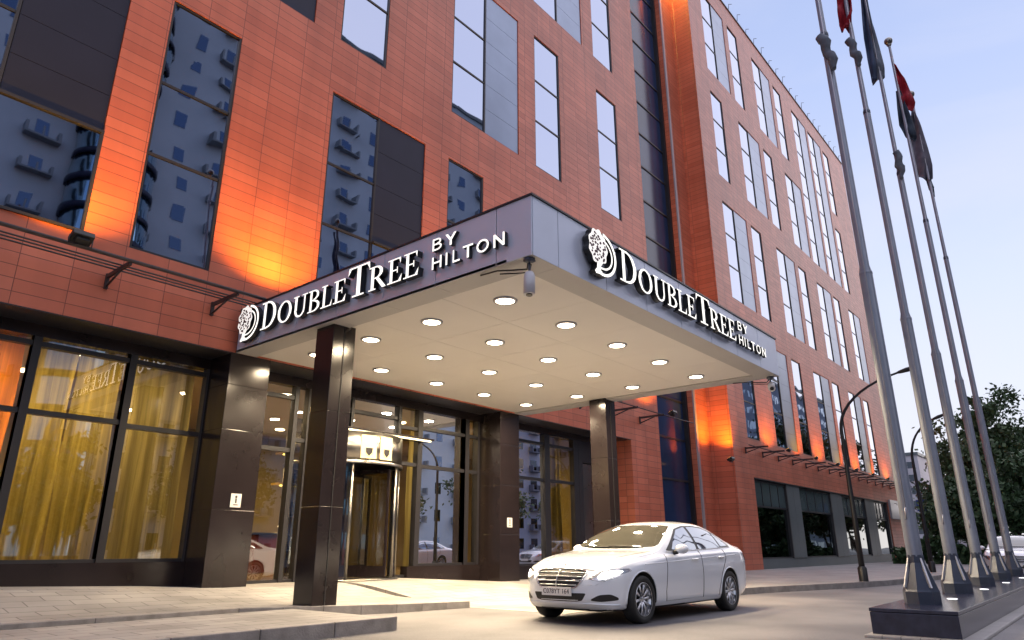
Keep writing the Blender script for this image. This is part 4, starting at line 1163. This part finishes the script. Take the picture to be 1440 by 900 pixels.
    if plate:
        fb = MB(); 
        cu_ = bpy.data.curves.new('plate_text', 'FONT'); cu_.body = plate; cu_.size = .088; cu_.align_x = 'CENTER'; cu_.align_y = 'CENTER'; cu_.space_character = 1.02; cu_.extrude = .001
        to = bpy.data.objects.new('tmp', cu_); COL.objects.link(to)
        dg = bpy.context.evaluated_depsgraph_get(); tm = bpy.data.meshes.new_from_object(to.evaluated_get(dg)); bpy.data.objects.remove(to)
        tm.transform(Matrix.Rotation(R(-90), 4, 'Z') @ Matrix.Rotation(R(90), 4, 'X')); tm.name = 'plate_text'
        tm.materials.clear(); tm.materials.append(M['frame'])
        ob = bpy.data.objects.new('plate_text', tm); link(ob, pl_); ob.location = (-.0255, 0, .442)
    for wx in WX:
        for sd in (-1, 1): wheel(root, wx, .80*sd, sd, wx < 2)
    m = MB(); m.box(.3, 4.5, -.52, .52, .175, .24); m.build('underbody', M['carwell'], root)
    return root

white_paint = mkpaint('white_paint', (.80, .84, .90))
car = make_car(white_paint, True, 'C078YT 164', 'large white sedan with headlights lit standing in the driveway before the entrance')
car['group'] = 'white sedans'
car.location = (8.56, 6.34, 0)
car.rotation_euler = (0, 0, R(-1.2))
if True:
    for s_ in (-1, 1):
        spot((8.50, 6.34+.72*s_, .62), (4.0, 6.34+.72*s_, .2), 8, 60, .8, (1, .95, .85), .05)

def copy_car(loc, rz, paint, label):
    c = copy_tree(car); c['label'] = label; c.location = loc; c.rotation_euler = (0, 0, R(rz)); c['group'] = 'cars parked along the road'
    def fix(o):
        for ch in o.children:
            if ch.name.startswith('lamp_lens'):
                ch.data = ch.data.copy(); ch.data.materials[0] = M['chrome']
            elif paint and ch.type == 'MESH' and any(m_ is white_paint for m_ in ch.data.materials):
                ch.data = ch.data.copy()
                for i, m_ in enumerate(ch.data.materials):
                    if m_ is white_paint: ch.data.materials[i] = paint
            if ch.name.startswith('plate_text'): ch.hide_render = False
            fix(ch)
    fix(c); return c
def drop_text(c):
    for ch in list(c.children):
        if ch.name.startswith('number_plate'):
            for g_ in list(ch.children): bpy.data.objects.remove(g_)
for loc, rz, pt, lb in (((24.5, -1.2, 0), 4, None, 'white parked car nearest the flagpoles at the right edge'),
                        ((31.0, 3.1, 0), 3, None, 'white car far down the road, hood showing between the flagpole bases'),
                        ((38.5, 3.3, 0), 3, mkpaint('dark_blue_paint', (.05, .09, .13)), 'dark teal car far down the road behind the flagpoles'),
                        ((38, -1.6, 0), 3, mkpaint('maroon_paint', (.12, .02, .03)), 'dark red car far down the road')):
    c = copy_car(loc, rz, pt, lb); drop_text(c)

# ------------------------------------------------------------------ flagpole plinth and flagpoles
pl = empty('flagpole_plinth', (9.75, 1.60, 0), 'long dark polished stone plinth carrying the flagpoles', 'plinth')
m = MB(); m.box(.0, 17.5, .0, .93, 0, .285); m.build('plinth_body', M['granite'], pl, bevel=.008)
m = MB()
for i in range(7): m.box(i*2.5-.004*(i == 0), (i+1)*2.5-.006, -.004, .934, .289, .33)
m.build('plinth_top', M['granite'], pl, bevel=.006)
for i in range(5):
    m = MB(); m.lathe([(.0001, .004), (.055, .004), (.07, .0)], (3.06*i+2.35, .42, .331), n=16)
    m.build('ground_light', emat('ground_light_glow', (.95, .95, 1), 2.5), pl)
PX = [10.85, 13.68, 16.76, 19.94, 23.16]; PYY = [2.15, 2.19, 2.25, 2.30, 2.36]; TOPZ = 15.07
names = ['nearest flagpole, thick grey pole at the front end of the dark plinth', 'second grey flagpole from the near end of the plinth, flying a red flag', 'middle grey flagpole of the row, flying a dark navy flag', 'fourth grey flagpole from the near end, with a red flag below its ball', 'farthest grey flagpole at the far end of the dark plinth']
for i, (x, y) in enumerate(zip(PX, PYY)):
    r = empty('flagpole', (x, y, .33), names[i], 'flagpole', 'flagpoles in a row on the dark plinth')
    m = MB(); m.lathe([(.218, 0), (.218, .15), (.208, .175), (.104, .50), (.102, .60)], n=8, smooth=False); m.lathe([(.0001, .60), (.102, .60)], n=8); b_ = m.build('pole_base', M['pole_base'], r)
    m = MB()
    for k in range(4):
        a = R(45+90*k); c = Vector((math.cos(a)*.158, math.sin(a)*.158, 0)); d = Vector((math.cos(a), math.sin(a), 0)); t = Vector((-d.y, d.x, 0))
        m.add([c-d*.0+t*.012+Vector((0,0,.2)), c+d*.07+t*.012+Vector((0,0,.2)), d*.108+t*.012+Vector((0,0,.56)), c-d*.0-t*.012+Vector((0,0,.2)), c+d*.07-t*.012+Vector((0,0,.2)), d*.108-t*.012+Vector((0,0,.56))], [(0,1,2), (5,4,3), (0,3,4,1), (1,4,5,2), (2,5,3,0)])
    m.build('gusset', M['trim'], b_)
    m = MB(); j1, j2 = 4.95-.33, 9.3-.33
    m.lathe([(.096, .58), (.092, j1-.02), (.090, j1), (.070, j1+.10), (.064, j2), (.049, j2+.10), (.034, TOPZ-.45), (.032, TOPZ-.42)], n=20); m.build('pole', M['pole'], r)
    m = MB(); m.lathe([(.092, j1-.04), (.095, j1-.03), (.095, j1-.0), (.088, j1+.01)], n=20); m.build('collar', M['pole'], r)
    m = MB(); m.lathe([(.064, j2-.05), (.068, j2-.04), (.068, j2+.02), (.060, j2+.04)], n=20); m.build('collar', M['pole_base'], r)
    m = MB(); m.lathe([(.045, TOPZ-.46), (.07, TOPZ-.42), (.04, TOPZ-.39)]+[(.115*math.sin(R(a)), TOPZ-.29-.115*math.cos(R(a))) for a in range(15, 181, 15)], n=16); m.build('finial', M['steel'], r)
    m = MB(); m.tube([(-.16, -.02, 1.2), (-.12, -.02, 7.0), (-.07, -.02, TOPZ-.5)], .008, 5); m.tube([(-.14, .0, 1.05), (-.17, -.02, 1.2)], .012, 5); m.build('halyard', M['trim'], r)
def cam_plane(px, py, pole):
    """point seen at (px,py) on the upright plane through the pole that faces the viewer"""
    d = fw+r2*((px-720)/F)-u2*((py-450)/F); o = Vector((0, 0, 1.02)); p = Vector((PX[pole], PYY[pole], 0)); n = Vector((p.x, p.y, 0)).normalized()
    return o+d*((p-o).dot(n)/d.dot(n)), n
def flag(pole, outline, mat, label, wav=.10, shift=0.0):
    """limp flag: outline runs down the hoist side, then down the fly side (pairs of pixels read off the photograph, turned into metres on the flag's own plane)"""
    pts = []; n_ = None
    for a, b in outline:
        pa, n_ = cam_plane(*a, pole); pb, _ = cam_plane(*b, pole); pts.append((pa, pb))
    rows = 28; cols = 10; m = MB(); vv = []
    for j in range(rows+1):
        t = j/rows*(len(pts)-1); i = min(int(t), len(pts)-2); f_ = t-i
        a = pts[i][0].lerp(pts[i+1][0], f_); b = pts[i][1].lerp(pts[i+1][1], f_)
        for k in range(cols+1):
            s_ = k/cols; p = a.lerp(b, s_); ph = s_*7+j*.22+pole
            vv.append(p+n_*(shift+wav*math.sin(ph)*(.3+s_)+.04*math.sin(j*.6+pole*2)))
    m.add(vv, [(j*(cols+1)+k, j*(cols+1)+k+1, (j+1)*(cols+1)+k+1, (j+1)*(cols+1)+k) for j in range(rows) for k in range(cols)], 0, True)
    o = m.build('flag', mat, None); md = o.modifiers.new('s', 'SOLIDIFY'); md.thickness = .012
    return tag(o, label, 'flag', 'limp flags on the flagpoles')
RED = pmat('red_cloth', (.30, .006, .02), .8, vary=.3, scale=3); NAVY = pmat('navy_cloth', (.035, .055, .11), .8, vary=.3, scale=3); GREY = pmat('grey_cloth', (.14, .16, .20), .85, vary=.35, scale=4); GREYD = pmat('dark_cloth', (.025, .04, .065), .85, vary=.3, scale=4); MAUVE = pmat('mauve_cloth', (.12, .11, .14), .85, vary=.4, scale=3)
flag(1, [((1175, -28), (1190, -28)), ((1177, 0), (1197, -2)), ((1178, 15), (1200, 22)), ((1180, 36), (1196, 36)), ((1183, 45), (1193, 42))], RED, 'limp red flag at the top of the second flagpole')
flag(2, [((1208, -20), (1216, -25)), ((1213, 10), (1222, 10)), ((1215, 40), (1228, 38)), ((1219, 75), (1236, 65)), ((1223, 100), (1243, 92)), ((1227, 119), (1244, 106))], GREY, 'long grey and navy flag hanging on the middle flagpole', .07)
flag(2, [((1211, -10), (1213, -12)), ((1213, 20), (1219, 20)), ((1216, 60), (1226, 60)), ((1221, 90), (1233, 95)), ((1227, 120), (1234, 114))], NAVY, 'dark navy fold beneath the grey flag of the middle flagpole', .05, -.16)
flag(3, [((1257, 90), (1260, 92)), ((1260, 110), (1272, 112)), ((1264, 128), (1280, 128)), ((1269, 145), (1287, 142)), ((1273, 156), (1285, 156))], RED, 'red triangular flag below the ball finial of the fourth flagpole', .06)
flag(3, [((1260, 128), (1267, 128)), ((1262, 155), (1275, 150)), ((1264, 175), (1284, 172)), ((1272, 190), (1289, 190)), ((1278, 196), (1288, 198))], GREYD, 'dark green black flag hanging under the red one on the fourth flagpole', .06, .03)
flag(4, [((1282, 155), (1286, 157)), ((1280, 180), (1295, 178)), ((1281, 205), (1303, 202)), ((1286, 240), (1311, 230)), ((1290, 249), (1312, 252)), ((1296, 250), (1308, 256))], MAUVE, 'large mauve grey flag drooping on the farthest flagpole', .10)
flag(4, [((1300, 246), (1306, 246)), ((1304, 260), (1313, 262)), ((1309, 272), (1315, 277))], GREYD, 'dark tail of cloth under the mauve flag of the farthest flagpole', .04, .05)
def bundle(pole, px, y0, y1, label, w=7):
    pa, n_ = cam_plane(px-3, y0, pole); pb, _ = cam_plane(px+w, y1, pole)
    d = (pb-pa); m = MB(); pts = []; rs = []
    for i in range(9):
        t = i/8; pts.append(pa+d*t-n_*.12+Vector((.03*math.sin(i*2.1), .03*math.cos(i*1.7), 0))); rs.append((.085+.014*math.sin(i*1.3+pole))*(.5+.5*math.sin(math.pi*min(1, t*.8+.2))))
    m.tube(pts, rs, 9); o = m.build('furled_flag', GREY, None)
    return tag(o, label, 'furled flag', 'furled flags tied round the flagpoles')
bundle(0, 1158, 56, 103, 'furled grey cloth tied round the nearest flagpole', 18)
bundle(1, 1198, 60, 97, 'furled grey cloth tied round the second flagpole', 13)
bundle(2, 1265, 216, 254, 'furled grey cloth tied round the middle flagpole', 5)

# ------------------------------------------------------------------ street lamps
def lamp(x, y, z0, h, reach, label):
    r = empty('street_lamp', (x, y, z0), label, 'street lamp', 'curved black street lamps')
    m = MB(); pts = [(0, 0, 0), (0, 0, h*.3), (0, 0, h*.74)]; rs = [.085, .07, .052]
    for i in range(1, 11):
        t = i/10; a = t*R(72)
        pts.append((0, -reach*(1-math.cos(a))/(1-math.cos(R(72))), h*.74+h*.26*math.sin(a)/math.sin(R(72)))); rs.append(.05-.02*t)
    m.tube(pts, rs, 12); m.lathe([(.12, 0), (.12, .35), (.09, .40)], n=14); m.build('post', M['black'], r)
    e = Vector(pts[-1]); d = (Vector(pts[-1])-Vector(pts[-2])).normalized()
    m = MB(); m.tube([e-d*.05, e+d*.05, e+d*.25, e+d*.45, e+d*.55], [.03, .06, .085, .06, .02], 12); m.v = [(a, b, e.z+(c-e.z)*.8) for a, b, c in m.v]; m.build('lamp_head', M['black'], r)
    return r
lamp(21.93, 5.71, .134, 5.65, 1.75, 'black street lamp with a curved arm on the sidewalk beside the road')
lamp(31.6, 5.75, .134, 5.7, .95, 'distant curved street lamp behind the nearest flagpole')
# small road sign at the end of the wing
r = empty('road_sign', (52, 9.35, .134), 'small blue road sign on a post at the far corner of the wing', 'sign')
m = MB(); m.tube([(0, 0, 0), (0, 0, 4.3)], .045, 8); m.build('post', M['black'], r)
m = MB(); m.box(-.02, .02, -.35, .35, 3.1, 3.8); m.build('sign_plate', pmat('blue_sign', (.02, .06, .30), .4), r)
r = empty('wall_sign', (57, YW, 3.5), 'grey panel sign on the wing wall beside the last shop window', 'sign')
m = MB(); m.box(-1.2, 2.2, -.14, -.004, -.55, .75); m.build('sign_board', M['trim'], r, bevel=.01)
m = MB(); m.tube([(0, -.002, .6), (0, -.3, .5), (0, -.3, .4)], .02, 6); m.build('sign_bracket', M['black'], r)

# ------------------------------------------------------------------ trees
LEAF = leaf_mat('leaf_green', (.062, .115, .048)); LEAF2 = leaf_mat('leaf_olive', (.078, .122, .050)); BARK = pmat('bark', (.06, .045, .035), .85, vary=.3, scale=6)
def tree_mesh(seed, h, cr, nleaf, mat, ls=.24):
    rnd = random.Random(seed); t = MB(); tips = []
    def limb(p, d, L_, r_, depth):
        pts = [p]; rs = [r_]; q = p.copy(); dd = d.copy()
        for i in range(4):
            dd = (dd+Vector((rnd.uniform(-.22, .22), rnd.uniform(-.22, .22), rnd.uniform(-.04, .16)))).normalized()
            q = q+dd*L_/4; pts.append(q.copy()); rs.append(r_*(1-.17*(i+1)))
        t.tube(pts, rs, 7 if depth == 0 else 5)
        if depth >= 2: tips.append(q); tips.append(pts[2]); return
        for k in range(5 if depth == 0 else 4):
            s_ = pts[rnd.choice([2, 3, 4])]; a = rnd.uniform(0, 6.28); e = rnd.uniform(.1, 1.0)
            nd = Vector((math.cos(a), math.sin(a), e)).normalized()
            limb(s_, nd, L_*rnd.uniform(.5, .72), r_*.45, depth+1)
    limb(Vector((0, 0, 0)), Vector((0, 0, 1)), h*.52, .22*h/11, 0)
    lf = MB(); cl = []
    for q in tips: cl.append((q, rnd.uniform(.5, 1.1)*cr*.28))
    for k in range(int(len(tips)*.9)):
        a = rnd.uniform(0, 6.28); z = rnd.uniform(.25, 1.0)*h; rr_ = cr*math.sqrt(max(.05, 1-((z/h-.55)/.5)**2))*rnd.uniform(.4, 1.0)
        cl.append((Vector((math.cos(a)*rr_, math.sin(a)*rr_, z)), rnd.uniform(.5, 1.1)*cr*.24))
    per = max(4, nleaf//len(cl))
    for c, rad in cl:
        for i in range(per):
            u_ = Vector((rnd.gauss(0, 1), rnd.gauss(0, 1), rnd.gauss(0, .75))); p = c+u_*rad*.55
            if p.z < .9: continue
            a = Vector((rnd.uniform(-1, 1), rnd.uniform(-1, 1), rnd.uniform(-1, 1))).normalized(); b = a.cross(Vector((rnd.uniform(-1, 1), rnd.uniform(-1, 1), rnd.uniform(-1, 1)))).normalized()
            s_ = ls*rnd.uniform(.5, 1.1)
            lf.add([p-a*s_, p+b*s_*.55, p+a*s_, p-b*s_*.55], [(0,1,2,3)])
    return t, lf
protos = []
for sd_, h, cr, nl, mt in ((1, 12.5, 4.2, 9000, LEAF), (2, 11, 4.4, 9000, LEAF2), (5, 7, 3.2, 6000, LEAF)):
    t, lf = tree_mesh(sd_, h, cr, nl, mt)
    protos.append((t, lf, mt))
trees = []
def place_tree(k, loc, s_, rz, label, group='roadside trees'):
    t, lf, mt = protos[k]
    r = empty('leafy_tree', loc, label, 'tree', group, rz); r.scale = (s_, s_, s_)
    if k not in place_tree.done:
        a = t.build('trunk', BARK, r, recalc=False); b = lf.build('crown', mt, r, recalc=False); place_tree.done[k] = (a, b)
    else:
        for o in place_tree.done[k]: c = o.copy(); COL.objects.link(c); c.parent = r
place_tree.done = {}
TL = [(0, (58, 5.0, 0), .88, .3, 'tall dark tree behind the farthest flagpoles, highest crown at right'),
      (1, (56, 6.3, 0), .86, 1.4, 'dark bushy tree behind the second flagpole with gaps showing sky'),
      (2, (50, 6.9, 0), .72, 2.2, 'low round tree right of the wing corner behind the first flagpoles'),
      (1, (68, 6.9, 0), .90, 4.0, 'tall tree farther back between the flagpoles'),
      (0, (60, 1.8, 0), .80, 2.5, 'dark tree at the right edge of the street'),
      (2, (50, 4.9, 0), .85, .8, 'low tree in front of the tall one, right of the flagpoles'),
      (2, (52, 2.6, 0), .95, 5.0, 'low dark tree at the right edge behind the parked cars'),
      (1, (72, 3.5, 0), .95, 3.0, 'far tree rising behind the tall dark tree at right'),
      (2, (76, 11.6, 0), .75, 1.0, 'small far tree just beyond the corner of the wing')]
for a in TL: place_tree(*a)
hg = MB(); rnd = random.Random(9)
for i in range(9000):
    x = rnd.uniform(47, 49.0); y = rnd.uniform(-4, 10.5); z = rnd.uniform(.1, 1.3+.35*math.sin(y*1.7)); p = Vector((x, y, z))
    a = Vector((rnd.uniform(-1, 1), rnd.uniform(-1, 1), rnd.uniform(-1, 1))).normalized(); b = a.cross(Vector((0.3, .5, .8))).normalized(); s_ = .16
    hg.add([p-a*s_, p+b*s_*.6, p+a*s_, p-b*s_*.6], [(0,1,2,3)])
tag(hg.build('hedge', LEAF, recalc=False), 'dense low hedge under the roadside trees', 'hedge')

# ------------------------------------------------------------------ far and opposite buildings
def block(name, x0, x1, y0, y1, h, col, label, faces='W', fl=3.0, bw=3.2, wcol=(.05, .06, .08), balc=True, cat='building', group=None, ww=.45):
    r = empty(name, (x0, y0, 0), label, cat, group); w, d = x1-x0, y1-y0
    m = MB(); m.box(0, w, 0, d, 0, h); wl = m.build('wall', pmat('wall_'+name, col, .75, vary=.12, scale=.15), r)
    m = MB(); m.box(-.3, w+.3, -.3, d+.3, h, h+.7); m.build('roof', M['shop_panel'], r)
    wn = MB(); bl = MB()
    for k in range(int((h-1)/fl)):
        z = 1.0+k*fl
        if 'N' in faces:
            for i in range(int(w/bw)):
                x = (i+.5)*w/int(w/bw); wn.box(x-bw*ww/2, x+bw*ww/2, d-.02, d+.05, z, z+1.5)
                if balc and i % 2 == 1:
                    bl.box(x-bw*.36, x+bw*.36, d+.06, d+.9, z-.35, z-.2); bl.box(x-bw*.36, x-bw*.30, d+.06, d+.9, z-.2, z+.6); bl.box(x+bw*.30, x+bw*.36, d+.06, d+.9, z-.2, z+.6); bl.box(x-.08, x+.08, d+.8, d+.9, z-.2, z+.6)
        if 'W' in faces:
            for i in range(int(d/bw)):
                y = (i+.5)*d/int(d/bw); wn.box(-.05, .02, y-bw*ww/2, y+bw*ww/2, z, z+1.5)
    o = wn.build('window', mirror_glass('glass_'+name, wcol, .05, 0), r); o['kind'] = 'stuff'
    if bl.v: b_ = bl.build('balcony', pmat('balc_'+name, [c*.5 for c in col], .7), r); b_['kind'] = 'stuff'
    return r
block('apartment_building', 190, 204, 33.5, 52, 22, (.50, .47, .50), 'pale apartment block far away between the wing and the trees', 'W', group='far pale buildings')
block('apartment_building', 205, 230, 26, 33, 15, (.50, .46, .48), 'lower pale block beside the distant apartment block', 'W', group='far pale buildings')
block('apartment_tower', 8, 80, -62, -42, 68, (.50, .55, .60), 'tall blue grey apartment tower across the street, seen mirrored in the windows', 'N', fl=3.6, bw=4.2, ww=.26, wcol=(.10, .14, .22))
block('apartment_building', 84, 118, -60, -42, 30, (.24, .25, .33), 'lower slab of flats right of the tall tower across the street', 'N', fl=3.0, bw=3.4)
block('apartment_tower', -60, -8, -50, -34, 44, (.17, .19, .25), 'wide apartment block across the street at left, seen mirrored in the windows', 'N', fl=3.1, bw=3.6, wcol=(.25, .5, .65))
block('office_building', 120, 215, -52, -34, 40, (.16, .20, .27), 'long office block down the street, seen mirrored in the wing windows', 'N', fl=3.2, bw=3.0, wcol=(.4, .5, .6), balc=False)
# rounded glass bay on the tower
ba = empty('stair_tower', (20.5, -41.0, 0), 'round glazed stair tower beside the apartment tower across the street', 'tower')
m = MB(); 
m.lathe([(3.4, 0), (3.4, 66), (.01, 67)], n=30); m.build('glass_wall', mirror_glass('bay_glass', (.35, .55, .68), .05, 0), ba)
m = MB()
for k in range(22): m.lathe([(3.42, k*3.0), (3.55, k*3.0), (3.55, k*3.0+.55), (3.42, k*3.0+.55)], n=30)
m.build('floor_band', M['dark_panel'], ba)
for i, (x, y, k, s_) in enumerate([(-14, -19, 1, .9), (-4, -20, 0, .8), (5, -22, 1, .8), (15, -21, 2, 1.1), (26, -22, 0, .8), (40, -20, 1, .85), (55, -21, 0, .9), (70, -20, 1, .9), (88, -22, 0, 1.0), (108, -22, 1, 1.0)]):
    place_tree(k, (x, y, 0), s_, i*1.3, ['first', 'second', 'third', 'fourth', 'fifth', 'sixth', 'seventh', 'eighth', 'ninth', 'last'][i]+' tree from the left in the row across the street', 'trees across the street')

# ------------------------------------------------------------------ sky and light
SUN_AZ, SUN_EL = R(-48), R(40)
wd = bpy.data.worlds.new('World'); sc.world = wd; wd.use_nodes = True; nt = wd.node_tree; L = nt.links
bg = nt.nodes['Background']
sky = N(nt, 'ShaderNodeTexSky', sky_type='NISHITA'); sky.sun_disc = False; sky.sun_elevation = R(6); sky.sun_rotation = math.pi/2-SUN_AZ; sky.altitude = 0; sky.air_density = 1.0; sky.dust_density = 1.0; sky.ozone_density = 3.0
tc = N(nt, 'ShaderNodeTexCoord'); sp = N(nt, 'ShaderNodeSeparateXYZ'); L.new(tc.outputs['Generated'], sp.inputs[0])
cr = N(nt, 'ShaderNodeValToRGB'); e = cr.color_ramp.elements
L.new(sp.outputs[2], cr.inputs[0])
e[0].position = 0; e[0].color = (.80, .76, .79, 1); e[1].position = 1; e[1].color = (.24, .33, .62, 1)
for p_, c_ in ((.10, (.77, .78, .87)), (.30, (.65, .71, .89)), (.55, (.46, .55, .83))):
    q = e.new(p_); q.color = (*c_, 1)
sv = N(nt, 'ShaderNodeVectorMath', operation='SCALE'); L.new(sky.outputs[0], sv.inputs[0]); sv.inputs['Scale'].default_value = .07
mx = N(nt, 'ShaderNodeMix', data_type='RGBA'); mx.inputs[0].default_value = .80
cm_ = N(nt, 'ShaderNodeMapping'); cm_.inputs['Scale'].default_value = (1.6, 1.6, 5.0); L.new(tc.outputs['Generated'], cm_.inputs[0])
cn_ = N(nt, 'ShaderNodeTexNoise', Scale=1.3, Detail=6.0, Distortion=.6); L.new(cm_.outputs[0], cn_.inputs['Vector'])
cr2 = N(nt, 'ShaderNodeMapRange'); cr2.inputs[1].default_value = .42; cr2.inputs[2].default_value = .75; cr2.inputs[3].default_value = 0; cr2.inputs[4].default_value = .45; L.new(cn_.outputs[0], cr2.inputs[0])
mc = N(nt, 'ShaderNodeMix', data_type='RGBA'); L.new(cr2.outputs[0], mc.inputs[0]); L.new(cr.outputs[0], mc.inputs[6]); mc.inputs[7].default_value = (.74, .73, .82, 1)
L.new(sv.outputs[0], mx.inputs[6]); L.new(mc.outputs[2], mx.inputs[7])
L.new(mx.outputs[2], bg.inputs[0]); bg.inputs[1].default_value = 1.08
sl = bpy.data.lights.new('sun', 'SUN'); sl.energy = 2.1; sl.angle = R(130); sl.color = (1, .86, .78)
so = bpy.data.objects.new('sun', sl); COL.objects.link(so)
dv = Vector((math.cos(SUN_AZ)*math.cos(SUN_EL), math.sin(SUN_AZ)*math.cos(SUN_EL), math.sin(SUN_EL)))
so.rotation_euler = (-dv).to_track_quat('-Z', 'Y').to_euler()

vs = sc.view_settings; vs.view_transform = 'Standard'; vs.look = 'None'; vs.gamma = 1; vs.exposure = .42; vs.use_curve_mapping = False
cy = sc.cycles; cy.use_denoising = True; cy.max_bounces = 8; cy.diffuse_bounces = 3; cy.glossy_bounces = 4; cy.transparent_max_bounces = 12; cy.transmission_bounces = 4
cy.sample_clamp_indirect = 4; cy.caustics_reflective = False; cy.caustics_refractive = False; cy.blur_glossy = .3
